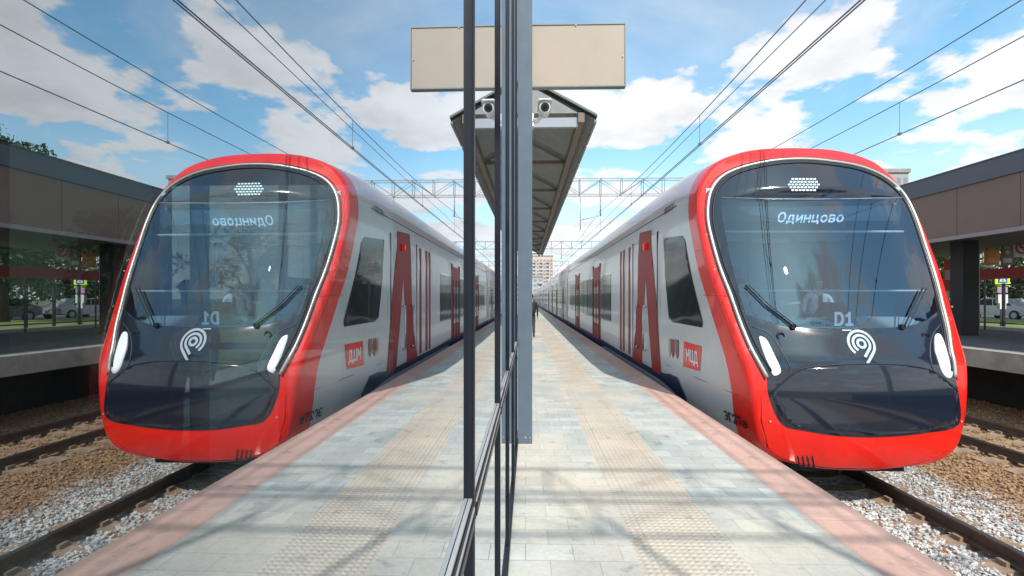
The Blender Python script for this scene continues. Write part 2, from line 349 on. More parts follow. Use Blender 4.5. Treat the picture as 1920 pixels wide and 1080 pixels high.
parts = [stones(2.5, 8.4, 2.6, 7.2, 1050, [(5.14, 5.3)]), stones(5.3, 8.4, 7.2, 13, 420), stones(8.4, 13.0, 7, 16, 160, [(8.62, 8.78), (10.1, 10.25)])]
off = 0; VV = []; FFs = []
for v, f in parts: VV.append(v); FFs.append(f+off); off += len(v)
VV = np.concatenate(VV); FFs = np.concatenate(FFs)
me = bpy.data.meshes.new('ballast_stones'); me.from_pydata(VV.tolist(), [], FFs.tolist()); me.materials.append(M_ball)
tag(link(bpy.data.objects.new('ballast_stones', me)), 'crushed stone ballast, pale beside the near rail and rusty between the tracks', 'ballast', kind='stuff')

# ------------------------------------------------------------------ platforms
b = MB(); b.box((-5.4, PY0, -.16), (EDGE, PY1, -.004)); b.box((-5.2, PY0, -1.5), (EDGE-.22, PY1, -.16)); struct(b.build('platform', M_conc))
def dirpav(nm, x0, x1, m): struct(sheet(nm, x0, PY0, x1, PY1, .0, m))
dirpav('paving_grey', -.30, .69, M_grey_pav); dirpav('tactile_strip', .69, 1.33, M_yel); dirpav('paving_grey', 1.33, 2.063, M_grey_pav)
dirpav('paving_edge', 2.063, EDGE+.004, M_pink); dirpav('paving_grey', -5.4, -4.2, M_grey_pav)
b = MB(); b.box((P2, -10, P2Z-.44), (22, 200, P2Z-.004)); struct(b.build('far_platform', M_conc)); b = MB(); b.box((13.0, -10, -1.5), (22, 200, P2Z-.44)); struct(b.build('far_platform_wall', mat('shade_dark_wall', (.025, .025, .028), .9, var=.3)))  # wall below is near black: shade under the overhang put into its colour
struct(sheet('far_platform_paving', P2-.004, -10, 22, 200, P2Z, M_asph))
struct(sheet('far_platform_edge_paving', P2-.006, -10, P2+.6, 200, P2Z+.004, mat('far_edge', (.34, .31, .28), .8, var=.2)))
M_grass = mat('grass_bed', (.13, .19, .045), .95, var=.35, vscale=1.5, col2=(.26, .30, .10))
struct(sheet('lawn', 21.0, 2, 29.0, 120, P2Z+.05, M_grass)); struct(sheet('lawn', -60, -5, -12.6, 200, -1.30, M_grass))
struct(sheet('street', 29.0, -30, 60, 150, P2Z-.1, M_asph))

# ------------------------------------------------------------------ tracks
def track(ax, y0, y1, sl0, sl1, label):
    t = empty('railway_track', (ax, 0, RT), label=label, cat='track')
    for s in (-1, 1):
        b = MB(); c = s*.76
        prof = [(-.037, 0), (.037, 0), (.037, -.03), (.010, -.045), (.010, -.13), (.07, -.15), (.07, -.165), (-.07, -.165), (-.07, -.15), (-.010, -.13), (-.010, -.045), (-.037, -.03)]
        A = [b.bm.verts.new((c+u, y0, w)) for u, w in prof]; B = [b.bm.verts.new((c+u, y1, w)) for u, w in prof]
        for i in range(len(prof)):
            f = b.bm.faces.new([A[i], A[(i+1) % 12], B[(i+1) % 12], B[i]]); f.material_index = 0 if i == 0 else 1
        b.build('rail', [M_rail, M_railside], t)
    b = MB(); b.prism([(-1.32, -.33), (1.32, -.33), (1.32, -.195), (.62, -.175), (.45, -.215), (-.45, -.215), (-.62, -.175), (-1.32, -.195)], 'y', -.12, .12)
    for s in (-1, 1):
        for q in (-.13, .09): b.box((s*.76+q, -.06, -.178), (s*.76+q+.04, .06, -.125))
    me = None; n = int((sl1-sl0)/.56); assert n <= 98
    sl = b.build('sleeper', M_slp, t); sl.location.y = sl0
    for i in range(1, n):
        c = sl.copy(); COL.objects.link(c); c.parent = t; c.location.y = sl0+i*.56
    return t
M_slp = mat('sleeper_concrete', (.30, .21, .14), .9, var=.3, vscale=6, bump=.3)
track(AX1, -8, 300, 3.2, 14.5, 'near railway track with a dark worn rail, the red train standing on it')
track(AX2, -8, 300, 4.0, 58.0, 'second railway track with rusty brown sleepers below the far platform')
track(-9.0, -8, 160, 0.0, 50.0, 'railway track seen dimly through the glass wall on its far side')

# ------------------------------------------------------------------ train head surfaces
YB = 10.6
def lerp(a, b, t): return a+(b-a)*t
PROF = [(.25, 6.85), (.40, 6.70), (.6, 6.61), (.9, 6.56), (1.4, 6.55), (1.8, 6.61), (2.05, 6.72), (3.0, 7.18), (4.0, 7.665), (4.87, 8.09), (5.0, 8.17), (5.12, 8.26), (5.25, 8.42), (5.36, 8.7)]
def Yc(z): return float(np.interp(z, [p[0] for p in PROF], [p[1] for p in PROF]))
ys_ = catmull(PROF, 8); PZ = [p[0] for p in ys_]; PYv = [p[1] for p in ys_]
def Yc(z): return float(np.interp(z, PZ, PYv))
def Yf(s, z): return Yc(z)+.095*abs(s)**2.0
L0 = [(0, 5.27), (.5, 5.24), (.9, 5.15), (1.3, 4.97), (1.60, 4.6), (1.73, 4.12), (1.74, 3.6), (1.71, 3.1), (1.62, 2.55), (1.53, 2.0), (1.44, 1.45), (1.38, 1.0), (1.28, .68), (1.02, .50), (.55, .42), (0, .40)]
L1 = [(0, 5.32), (.7, 5.29), (1.15, 5.20), (1.45, 5.03), (1.63, 4.72), (1.71, 4.3), (1.74, 3.75), (1.74, 3.15), (1.74, 2.55), (1.74, 2.0), (1.74, 1.5), (1.73, 1.1), (1.68, .75), (1.60, .45), (.8, .40), (0, .40)]
NS = 6
h0 = catmull(L0, NS); h1 = catmull(L1, NS)
def full(h): return [tuple(p) for p in h]+[(-p[0], p[1]) for p in h[-2:0:-1]]
C0 = full(h0); C1 = full(h1); NC = len(C0)
TAU = [0, .015, .04, .08, .14, .22, .32, .46]; GB = [0, .04, .09, .15, .22, .30, .39, .50]
WS = list(np.linspace(0, 1, 12))[1:]
rings = []
inner = []
for k, (t, g) in enumerate(zip(TAU, GB)):
    rg = []
    for a, c in zip(C0, C1):
        q = .30*g/.5 if a[1] > 3 else .30*g/.5
        s = lerp(a[0], c[0], q if k < 8 else g); z = lerp(a[1], c[1], q)
        e = math.sqrt(max(0, 1-(1-min(t/.08, 1))**2)); sh = .965+.035*e
        rg.append((s*sh, 2.6+(z-2.6)*(.985+.015*e), Yf(a[0]*.965, a[1])+t))
    rings.append(rg)
NRED = len(rings)-1
last = rings[-1]
for w in WS:
    g = 1-(1-w)**2.2
    rings.append([(lerp(l[0], c[0], g), lerp(l[1], c[1], g), lerp(l[2], YB, w)) for l, c in zip(last, C1)])
def W3(s, z, y): return Vector((AX1+s, y, RT+z))
shellV = [W3(*p) for r in rings for p in r]; shellF = []
for i in range(len(rings)-1):
    for k in range(NC): shellF.append((i*NC+k, (i+1)*NC+k, (i+1)*NC+(k+1) % NC, i*NC+(k+1) % NC))
front_ring = [(p[0], p[1]) for p in rings[0]]
fv, ff = fill2d(front_ring, step=.09)
b0 = len(shellV); shellVb = shellV+[W3(s, z, Yf(s, z)) for s, z in fv]; allF = shellF+[tuple(b0+i for i in f) for f in ff]
YEND = 32.0
b1 = len(shellVb); bodyring = [(s, z) for s, z in C1]
shellVb += [W3(s, z, YB) for s, z in C1]+[W3(s, z, YEND) for s, z in C1]
allF += [(b1+k, b1+NC+k, b1+NC+(k+1) % NC, b1+(k+1) % NC) for k in range(NC)]
BVH = BVHTree.FromPolygons(shellVb, allF)
def px_face(px, py):
    """pixel -> (s,z) where its ray meets the nose surface"""
    d = ray(px, py); h = BVH.ray_cast(Vector((0, 0, EYE)), d.normalized(), 100)
    if h[0] is None: raise ValueError((px, py))
    return h[0]
def fz(px, py):
    t = ray(px, py); o = Vector((0, 0, EYE)); k = 6.5
    for _ in range(40):
        p = o+t*k; k += (Yf(p.x-AX1, p.z-RT)-p.y)/t.y*.8
    p = o+t*k; return (p.x-AX1, p.z-RT)
def sideYZ(px, py):
    h = px_face(px, py); return (h.y, h.z-RT)
def on_front(s, z, off): return W3(s, z, Yf(s, z)-off)
def on_side(y, z, off, sgn=-1):
    h = BVH.ray_cast(Vector((AX1+sgn*6, y, RT+z)), Vector((-sgn, 0, 0)), 20)
    x = h[0].x if h[0] else AX1+sgn*1.74
    return Vector((x+sgn*off, y, RT+z))
def patch(name, poly, m, parent, mode, off, holes=(), step=.08, thick=.0, smooth=True, sgn=-1):
    vs, fs = fill2d(poly, holes, step)
    fn = (lambda p, o: on_front(p[0], p[1], o)) if mode == 'f' else (lambda p, o: on_side(p[0], p[1], o, sgn))
    V3 = [fn(p, off) for p in vs]; out = []
    want = Vector((0, -1, .3)) if mode == 'f' else Vector((sgn, 0, 0))
    for f in fs:
        n = (V3[f[1]]-V3[f[0]]).cross(V3[f[2]]-V3[f[0]]); out.append(tuple(f) if n.dot(want) > 0 else tuple(f[::-1]))
    o = raw(name, V3, out, m, parent, smooth)
    if thick:
        nn = len(V3); me = o.data
        bm = bmesh.new(); bm.from_mesh(me); be = [e for e in bm.edges if e.is_boundary]
        r = bmesh.ops.extrude_edge_only(bm, edges=be); vv = [v for v in r['geom'] if isinstance(v, bmesh.types.BMVert)]
        bmesh.ops.translate(bm, verts=vv, vec=-want.normalized()*thick); bm.to_mesh(me); bm.free()
    return o
def surf_text(name, txt, h, m, parent, mode, cx, cz, off, shear=0., bold=0., sx=1., rot=0., flip=False):
    vs, fs = text_mesh(txt, h, shear, bold); V3 = []
    for x, y, zz in vs:
        x *= sx; X = x*math.cos(rot)-y*math.sin(rot); Y = x*math.sin(rot)+y*math.cos(rot)
        # on the left flank (seen from -x) text runs towards -y
        V3.append(on_front(cx+X, cz+Y, off+zz) if mode == 'f' else on_side(cx-X, cz+Y, off+zz))
    return raw(name, V3, fs, m, parent)
def px_poly(pts, fn=fz): return [fn(*p) for p in pts]
def sm(poly, n=4): return [tuple(p) for p in catmull(poly, n, closed=True)]

TR = empty('train', (0, 0, 0), label='long red and silver suburban electric train with black glossy nose standing at the platform', cat='train')
# shell split: red nose ring, silver body, roof fairing
def sub(idx_pred, name, m, parent, extra=None):
    used = {}; V = []; Fc = []
    for q in idx_pred:
        f = []
        for i in q:
            if i not in used: used[i] = len(V); V.append(shellVb[i])
            f.append(used[i])
        Fc.append(tuple(f))
    return raw(name, V, Fc, m, parent, True)
def zof(q): return sum(shellVb[i].z for i in q)/len(q)-RT
def recalc(o):
    bm = bmesh.new(); bm.from_mesh(o.data); bmesh.ops.remove_doubles(bm, verts=bm.verts, dist=1e-5); bmesh.ops.recalc_face_normals(bm, faces=bm.faces); bm.to_mesh(o.data); bm.free()
redF = shellF[:NRED*NC]; restF = shellF[NRED*NC:]+[(b1+k, b1+NC+k, b1+NC+(k+1) % NC, b1+(k+1) % NC) for k in range(NC)]
sideF = [q for q in restF if zof(q) <= 4.45]; roofF = [q for q in restF if zof(q) > 4.45]
CAR = sub(sideF, 'carriage', M_silver, TR); recalc(CAR)
roof = sub(roofF, 'roof', M_roof, CAR); recalc(roof)
# rim loop and black area in (s,z)
rimL = [(1438, 707), (1413, 662), (1390, 610), (1369, 551), (1350, 502), (1335, 450), (1327, 408), (1331, 364), (1350, 334), (1387, 315), (1444, 302), (1500, 298), (1556, 302), (1612, 312), (1657, 331), (1691, 360), (1714, 401), (1736, 465), (1755, 525), (1766, 570), (1777, 615), (1784, 662), (1790, 707)]
rim_sz = px_poly(rimL)
black_px = rimL+[(1797, 738), (1797, 796), (1740, 811), (1660, 819), (1580, 818), (1510, 808), (1466, 795), (1442, 745)]
black = [fz(*p) for p in black_px]
rimS = [tuple(p) for p in catmull(rim_sz, 5)]
lowS = [tuple(p) for p in catmull([fz(*p) for p in black_px[len(rimL)-1:]]+[black[0]], 4)][1:-1]
blackS = rimS+lowS
# red face
o = patch('nose_panel', front_ring, M_red, CAR, 'f', 0, holes=[blackS], step=.07)
bm = bmesh.new(); bm.from_mesh(o.data)
tmp = bpy.data.meshes.new('t'); tmp.from_pydata([tuple(shellVb[i]) for i in range((NRED+1)*NC)], [], redF); bm.from_mesh(tmp)
bmesh.ops.remove_doubles(bm, verts=bm.verts, dist=.002); bmesh.ops.recalc_face_normals(bm, faces=bm.faces); bm.to_mesh(o.data); bm.free(); o.data.shade_smooth()
# windshield (clear) polygon
wind_px = [(1350, 370), (1352, 400), (1360, 440), (1372, 500), (1386, 550), (1398, 590), (1440, 603), (1475, 613), (1600, 617), (1700, 613), (1738, 600), (1758, 582), (1748, 540), (1731, 480), (1712, 420), (1690, 370)]
wind = px_poly(wind_px)
mask = patch('nose_mask', blackS, M_black, CAR, 'f', .006, holes=[wind], step=.08)
def windshield_mat():
    m = bpy.data.materials.new('windshield_glass'); m.use_nodes = True; nt = m.node_tree; N = nt.nodes; L = nt.links; N.clear()
    out = N.new('ShaderNodeOutputMaterial'); mix = N.new('ShaderNodeMixShader'); tr = N.new('ShaderNodeBsdfTransparent'); gl = N.new('ShaderNodeBsdfGlossy')
    tr.inputs[0].default_value = (.66, .82, .92, 1); gl.inputs[0].default_value = (.74, .88, 1, 1); gl.inputs['Roughness'].default_value = .0
    fr = N.new('ShaderNodeFresnel'); fr.inputs[0].default_value = 2.2; L.new(fr.outputs[0], mix.inputs[0]); L.new(tr.outputs[0], mix.inputs[1]); L.new(gl.outputs[0], mix.inputs[2]); L.new(mix.outputs[0], out.inputs[0]); return m
patch('windshield', wind, windshield_mat(), CAR, 'f', .008, step=.08)
# upper dark band divider, rim, seals
def line_on(name, pts_sz, r, m, parent, off, mode='f', n=6):
    b = MB(); f = on_front if mode == 'f' else on_side
    b.tube([f(p[0], p[1], off) for p in pts_sz], r, n); return b.build(name, m, parent, smooth=True)
line_on('windshield_trim', [tuple(p) for p in catmull(rim_sz, 6)], .024, M_rim, CAR, .004, n=8)
line_on('outer_seal', [tuple(np.array(p)+(np.array(p)-np.array([0, 3.4]))*.022) for p in catmull(rim_sz, 6)], .009, M_rubber, CAR, .000)
ctr = np.mean(rim_sz, axis=0)
line_on('rubber_seal', [tuple(np.array(p)+(np.array([0, 3.4])-np.array(p))*.045) for p in catmull(rim_sz, 6)], .018, M_rubber, CAR, .008)
line_on('divider_bar', px_poly([(1352, 371), (1430, 373), (1520, 374), (1610, 373), (1690, 371)]), .010, mat('bar_grey', (.25, .28, .32), .4), CAR, .012)
# hood (opening cover) slightly proud, and its black gap
hood_px = [(1444, 738), (1466, 717), (1490, 698), (1515, 689), (1570, 684), (1630, 682), (1690, 684), (1735, 691), (1757, 701), (1778, 718), (1794, 734), (1794, 792), (1740, 806), (1660, 814), (1580, 813), (1510, 803), (1470, 790)]
hood = px_poly(hood_px)
patch('coupler_cover', [tuple(p) for p in catmull(hood[:11], 4)]+[tuple(p) for p in catmull(hood[11:], 4)], M_black, CAR, 'f', .014, step=.06, thick=.012)
line_on('cover_gap', [tuple(p) for p in catmull(hood[:11], 5)], .011, M_rubber, CAR, .010)
# lamps
for nm, pts in (('headlamp', [(1423, 633), (1430, 632), (1439, 641), (1452, 668), (1463, 695), (1453, 704), (1446, 697), (1434, 668)]),
                ('headlamp', [(1752, 630), (1760, 626), (1768, 640), (1778, 672), (1784, 702), (1776, 708), (1764, 694), (1754, 662)])):
    lp = patch(nm, sm(px_poly(pts), 3), M_lamp, CAR, 'f', .018, thick=.015)
for pts in ([(1409, 612), (1440, 624), (1460, 650), (1482, 700), (1455, 722)], [(1762, 608), (1746, 632), (1744, 672), (1754, 700), (1786, 722)]):
    line_on('lamp_surround', [tuple(p) for p in catmull(px_poly(pts), 4)], .008, mat('dark_grey_trim', (.05, .055, .065), .4), CAR, .008)
# upper lamp cluster (rows of LEDs)
b = MB()
for r_ in range(5):
    w_ = 20-abs(r_-2)*4
    for c_ in range(9-abs(r_-2)):
        s, z = fz(1506-(9-abs(r_-2)-1)*3.4+c_*6.8, 336+r_*5.2)
        p = on_front(s, z, .012); b.box(p-Vector((.018, .006, .012)), p+Vector((.018, .006, .012)))
b.build('marker_light', mat('led_pale', (.7, .85, .88), .4, emit=(.55, .75, .78), es=.7), CAR)
# sensor dots, grilles, number
for q in ((1463, 630), (1735, 630)):
    s, z = fz(*q); b = MB(); c = on_front(s, z, .014); b.tube([c+Vector((math.cos(a)*.045, -.0, math.sin(a)*.05)) for a in np.linspace(0, 2*math.pi, 17)[:-1]], .010, 6, closed=True); b.build('washer_cap', M_rubber, CAR, smooth=True)
for k in range(4):
    s, z = fz(1496+k*9, 855); s2, z2 = fz(1496+k*9+3, 876)
    line_on('grille_slot', [(s, z), (s2, z2)], .011, M_rubber, CAR, .004)
line_on('bumper_crease', [tuple(p) for p in catmull(px_poly([(1500, 873), (1560, 879), (1640, 880), (1720, 868), (1775, 845)]), 4)], .006, M_dkred, CAR, .001)
# side seams of the red cowl
for pts in ([(1384, 742), (1440, 752)], [(1428, 745), (1428, 790), (1440, 838)]):
    b = MB(); P = []
    for q in pts:
        h = px_face(*q); n = (Vector((0, 0, EYE))-h).normalized(); P.append(h+n*.004)
    b.tube(P, .006, 6); b.build('panel_gap', M_dkred, CAR)
for q in ((1444, 790), (1802, 790), (1325, 440), (1340, 505), (1405, 655), (1784, 575), (1762, 505)):
    s_, z_ = fz(*q); p = on_front(s_, z_, .006); b = MB(); b.tube([p, p-Vector((0, .006, 0))], .012, 10); b.build('cover_screw', M_rim, CAR)
for q0, q1 in (((1303, 470), (1345, 470)), ((1318, 553), (1372, 556))):
    P = []
    for t_ in np.linspace(0, 1, 6):
        h = px_face(lerp(q0[0], q1[0], t_), lerp(q0[1], q1[1], t_)); n = (Vector((0, 0, EYE))-h).normalized(); P.append(h+n*.001)
    b = MB(); b.tube(P, .004, 6); b.build('panel_gap', M_dkred, CAR)
# emblem : spiral of three bands
def band(path, wd):
    V = []; Fc = []; n = len(path)
    for i, p in enumerate(path):
        a = np.array(path[max(0, i-1)]); c = np.array(path[min(n-1, i+1)]); t = (c-a)/np.hypot(*(c-a)); nn = np.array([-t[1], t[0]])
        V += [tuple(np.array(p)+nn*wd/2), tuple(np.array(p)-nn*wd/2)]
    for i in range(n-1): Fc.append((2*i, 2*i+1, 2*i+3, 2*i+2))
    return V, Fc
es, ez = fz(1614, 644); V = []; Fc = []
def arc(r, a0, a1, tail=None):
    P = [(r*math.cos(R(a)), r*math.sin(R(a))) for a in np.linspace(a0, a1, 28)]
    if tail: 
        d = np.array([-math.cos(R(48)), -math.sin(R(48))]); P += [tuple(np.array(P[-1])+d*q) for q in np.linspace(.02, tail, 6)]
    return P
for P, wd in ((arc(.050, 0, 360), .034), (arc(.108, 232, -38, .14), .034), (arc(.166, 226, -42, .19), .034)):
    v, f = band(P, wd); o_ = len(V); V += v; Fc += [tuple(i+o_ for i in q) for q in f]
raw('emblem', [on_front(es+x, ez+y, .013) for x, y in V], Fc, mat('emblem_white', (.42, .47, .54), .4), CAR)
h = fz(1586, 619); b = MB(); p = on_front(h[0], h[1], .012); b.box(p-Vector((.06, .004, .007)), p+Vector((.06, .004, .007))); b.build('badge_strip', M_white, CAR)
# wipers
def wiper(pts, mirror=False):
    b = MB(); P = [on_front(*fz(*q), .05) for q in pts]; b.tube(P, .012, 6)
    P2 = [on_front(*fz(q[0]+6, q[1]), .06) for q in pts]; b.tube(P2, .007, 6)
    b.box(P[-1]-Vector((.03, 0, .03)), P[-1]+Vector((.03, .05, .03))); b.build('wiper', M_rubber, CAR)
wiper([(1395, 535), (1430, 570), (1485, 612)]); wiper([(1725, 540), (1708, 575), (1690, 612)])
# cab interior -------------------------------------------------------------
M_cabin = mat('cab_wall', (.16, .26, .36), .6); M_dash = mat('cab_dash', (.42, .48, .52), .5); M_blind = mat('cab_blind', (.85, .88, .9), .5)
b = MB(); b.box((AX1-1.45, 9.3, RT+1.3), (AX1+1.45, 9.36, RT+4.85)); b.box((AX1-1.45, 7.0, RT+1.5), (AX1+1.45, 9.3, RT+1.55)); b.box((AX1-1.4, 8.2, RT+4.42), (AX1+1.4, 9.3, RT+4.46))
b.box((AX1-.35, 9.26, RT+1.6), (AX1+.35, 9.30, RT+3.7)); b.build('cab_bulkhead', M_cabin, CAR)
M_cl = mat('cab_light_panel', (.55, .62, .66), .5)
for (xa, xb, za, zb_, m_) in ((-1.35, -.45, 3.75, 3.95, M_cl), (.45, 1.35, 3.75, 3.95, M_cl), (-1.3, -.55, 2.0, 3.3, mat('cab_dark_panel', (.04, .07, .10), .5)), (.5, 1.3, 1.9, 2.6, M_cl), (.62, 1.2, 2.9, 3.5, mat('cab_dark_panel', (.04, .07, .10), .5)), (-.36, .36, 3.72, 3.8, M_cl)):
    b = MB(); b.box((AX1+xa, 9.12, RT+za), (AX1+xb, 9.29, RT+zb_), bev=.012); b.build('cab_cabinet', m_, CAR)
for xx in (-1.5, 1.5):
    b = MB(); b.box((AX1+xx-.03, 8.2, RT+1.6), (AX1+xx+.03, 9.2, RT+2.6)); b.box((AX1+xx-.05, 8.1, RT+3.9), (AX1+xx+.05, 9.2, RT+4.5)); b.build('cab_side_panel', M_cl, CAR)
b = MB(); b.prism([(6.98, RT+1.9), (7.05, RT+2.22), (7.5, RT+2.42), (7.75, RT+2.42), (7.75, RT+1.6), (7.05, RT+1.6)], 'x', AX1-1.25, AX1+1.25); b.build('dashboard', M_dash, CAR)
for a, c, y, th in ((1362, 1702, 433, .022), (1392, 1742, 545, .016)):
    P = [on_front(*fz(x, y), -.10) for x in np.linspace(a, c, 9)]; b = MB(); b.tube(P, th, 6); b.build('blind_bar', M_blind, CAR)
p0 = [on_front(*fz(x, 398), -.16) for x in (1362, 1700)]
b = MB(); b.box((p0[0].x, p0[0].y, p0[0].z-.12), (p0[1].x, p0[0].y+.05, p0[0].z+.12)); b.build('display_housing', mat('display_dark', (.05, .08, .11), .4), CAR)
def flat_text(name, txt, h, m, parent, loc, shear=0., bold=0., sx=1., rx=90, rz=0):
    vs, fs = text_mesh(txt, h, shear, bold); M = Matrix.Translation(loc)@Matrix.Rotation(R(rz), 4, 'Z')@Matrix.Rotation(R(rx), 4, 'X')
    return raw(name, [M@Vector((x*sx, y, zz)) for x, y, zz in vs], fs, m, parent)
c = atY(1520, 407, p0[0].y-.012); flat_text('destination_text', 'Одинцово', .155, M_led, CAR, c, shear=.2, bold=.03, sx=1.12)
c = on_front(*fz(1588, 590), -.10); b = MB(); b.prism([(c.x-.32, c.z-.18), (c.x+.36, c.z-.18), (c.x+.20, c.z+.06), (c.x+.12, c.z+.17), (c.x-.10, c.z+.17), (c.x-.19, c.z+.05)], 'y', c.y+.16, c.y+.3); b.build('route_display', M_black, CAR)
c2 = atY(1582, 598, c.y+.15); flat_text('route_text', 'D1', .18, M_led, CAR, c2, bold=.07, sx=1.05)
for sx_ in (-.75, .75):
    b = MB(); b.box((AX1+sx_-.25, 8.45, RT+1.6), (AX1+sx_+.25, 8.9, RT+2.1), bev=.05); b.box((AX1+sx_-.25, 8.85, RT+2.1), (AX1+sx_+.25, 8.98, RT+2.95), bev=.05); b.build('driver_seat', mat('seat_blue', (.03, .05, .09), .7), CAR)
# flank features -------------------------------------------------------------
win_px = [(1245, 447), (1279, 442), (1285, 452), (1318, 604), (1317, 614), (1262, 604), (1255, 596), (1248, 520)]
patch('cab_window', px_poly(win_px, sideYZ), M_win, CAR, 's', .012, step=.08)
patch('operator_logo', px_poly([(1283, 640), (1316, 649), (1313, 696), (1281, 687)], sideYZ), M_red, CAR, 's', .006, step=.15)
c = sideYZ(1298, 668); surf_text('logo_text', 'МЦД', .19, M_white, CAR, 's', c[0], c[1], .012, bold=.06, sx=1.0)
for i, (x, cc) in enumerate(((1256, (.45, .40, .25)), (1262, (.30, .06, .06)), (1270, (.25, .12, .10)))):
    w_ = 3.2 if i else 2
    patch('crest', px_poly([(x-w_, 634+i), (x+w_, 636+i), (x+w_, 662+i*2), (x, 670+i*2), (x-w_, 658+i)], sideYZ), mat('crest_%d' % i, cc, .5), CAR, 's', .006, step=.1)
c = sideYZ(1379, 786); surf_text('fleet_number', 'ЭГ2Тв', .13, M_rubber, CAR, 's', c[0], c[1], .016, bold=.05, sx=1.1)
c = sideYZ(1254, 392); surf_text('train_name_text', 'ИВОЛГА', .13, M_rubber, CAR, 's', c[0], c[1], .008, shear=.2)
line_on('panel_gap', px_poly([(1250, 684), (1310, 710), (1384, 741)], sideYZ), .006, mat('gap_grey', (.1, .1, .11), .6), CAR, .002, 's')
def side_poly(name, pts, m, parent=None, off=.010, step=.14): return patch(name, pts, m, parent or CAR, 's', off, step=step)
# crew door: dark red with a pale wedge, handrails, red lamp
ydA = sideYZ(1240, 640)[0]; ydB = sideYZ(1186, 640)[0]
side_poly('door', [(ydA+.28, 1.22), (ydB-.05, 1.22), (ydB-.05, 4.08), (ydA+.28, 4.08)], mat('door_silver', (.50, .51, .53), .35, coat=.4, var=.06), off=.006)
for yy in (ydA+.28, ydB-.05): b = MB(); X = AX1-1.74; b.box((X-.012, yy-.012, RT+1.2), (X+.02, yy+.012, RT+4.1)); b.build('door_gap', M_rubber, CAR)
chev = [(1200, 437), (1222, 431), (1231, 560), (1241, 704), (1224, 697), (1217, 610), (1211, 520), (1207, 600), (1205, 688), (1187, 676), (1196, 560)]
side_poly('livery_chevron', px_poly(chev, sideYZ), M_dkred, off=.012)
for px_ in (1197, 1212):
    y = sideYZ(px_, 600)[0]; X = AX1-1.74
    b = MB(); b.tube([(X-.07, y, RT+1.5), (X-.07, y, RT+2.55)], .019, 8)
    for z in (1.52, 2.52): b.tube([(X, y, RT+z), (X-.075, y, RT+z)], .024, 8)
    b.build('handrail', M_steel, CAR, smooth=True)
y = sideYZ(1213, 462)[0]; z = sideYZ(1213, 462)[1]; b = MB(); b.box((AX1-1.74-.08, y-.06, RT+z-.09), (AX1-1.72, y+.06, RT+z+.08), bev=.02); b.build('signal_lamp', mat('lamp_red', (.9, .02, .01), .3, emit=(1, .03, .01), es=.15), CAR)
for x in (1166, 1158, 1188, 1149):
    pass
ystr = [ydB+.25, ydB+1.0, ydB+1.42]
for y in ystr: side_poly('livery_stripe', [(y, 1.22), (y+.26, 1.22), (y+.26, 4.05), (y, 4.05)], M_dkred)
for pts in ([(1239, 402), (1238, 560), (1240, 716)], [(1226, 398), (1222, 470)]):
    line_on('panel_gap', px_poly(pts, sideYZ), .006, mat('gap_grey', (.1, .1, .11), .6), CAR, .001, 's')
# skirt
SK = [(sideYZ(1288, 752)[0]-.02, .95), (sideYZ(1272, 722)[0], 1.25), (YEND, 1.25), (YEND, .80), (sideYZ(1288, 752)[0]-.02, .80)]
side_poly('skirt_band', SK, M_navy, off=.02, step=.3)
# carriage pattern of doors and windows (repeated)
def car_side(parent, y0, y1, sgn, first=False, short=False):
    X = AX1+sgn*1.74
    def plate(name, ya, yb, za, zb, m, t=.008, rad=.0):
        b = MB(); b.box((X-sgn*.01, ya, RT+za), (X+sgn*t, yb, RT+zb)); return b.build(name, m, parent)
    L = y1-y0; ds = [.18, .5, .82] if not first else [.26, .66]
    for i_, d in enumerate(ds):
        yc = y0+L*d
        plate('door', yc-.72, yc+.72, 1.18, 3.9 if first else 3.35, M_dkred if first else M_silver, .012)
        for q in (-.36, .36): plate('door_glass', yc+q-.25, yc+q+.25, 1.75, 3.15, M_win, .016)
        for q in (-.72, 0, .72): plate('door_edge', yc+q-.02, yc+q+.02, 1.18, 3.4, M_rubber, .03)
        for q in (-1.06, -.85, .74, .95): plate('livery_stripe', yc+q, yc+q+.12, 1.22, 4.0, M_dkred, .010)
    segs = [y0+.6] + [y0+L*d for d in ds] + [y1-.3]
    if first: segs[0] = y0+.2
    for a, c in zip(segs[:-1], segs[1:]):
        a2 = a+1.1; c2 = c-1.1
        if c2-a2 < 1.0: continue
        n = max(1, round((c2-a2)/1.5)); w_ = (c2-a2)/n
        plate('window_band', a2-.05, c2+.05, 1.95, 3.55, M_black, .006)
        for i in range(n): plate('window', a2+i*w_+.05, a2+(i+1)*w_-.05, 2.0, 3.5, M_win, .012)
car_side(CAR, ydB+1.9, YEND, -1, first=True); 
b = MB(); b.box((AX1-1.3, 7.4, RT+.30), (AX1+1.3, YEND, RT+.42)); b.box((AX1-1.2, 8.6, RT+.02), (AX1+1.2, 11.5, RT+.3)); b.box((AX1-1.2, 25, RT+.02), (AX1+1.2, 28, RT+.3)); b.box((AX1-.8, 6.95, RT+.30), (AX1+.75, 7.5, RT+.42)); b.build('underframe', M_under, CAR)
b = MB()
for y in (8.9, 11.0, 25.3, 27.6):
    for s in (-.76, .76): b.tube([(AX1+s-.06, y, RT+.46), (AX1+s+.06, y, RT+.46)], .46, 20)
b.build('wheel', M_under, CAR)
# gutter line and roof fairings
line_on('gutter', [(y, 4.42) for y in np.linspace(9.2, YEND, 12)], .012, mat('gap_grey', (.1, .1, .11), .6), CAR, .0, 's')
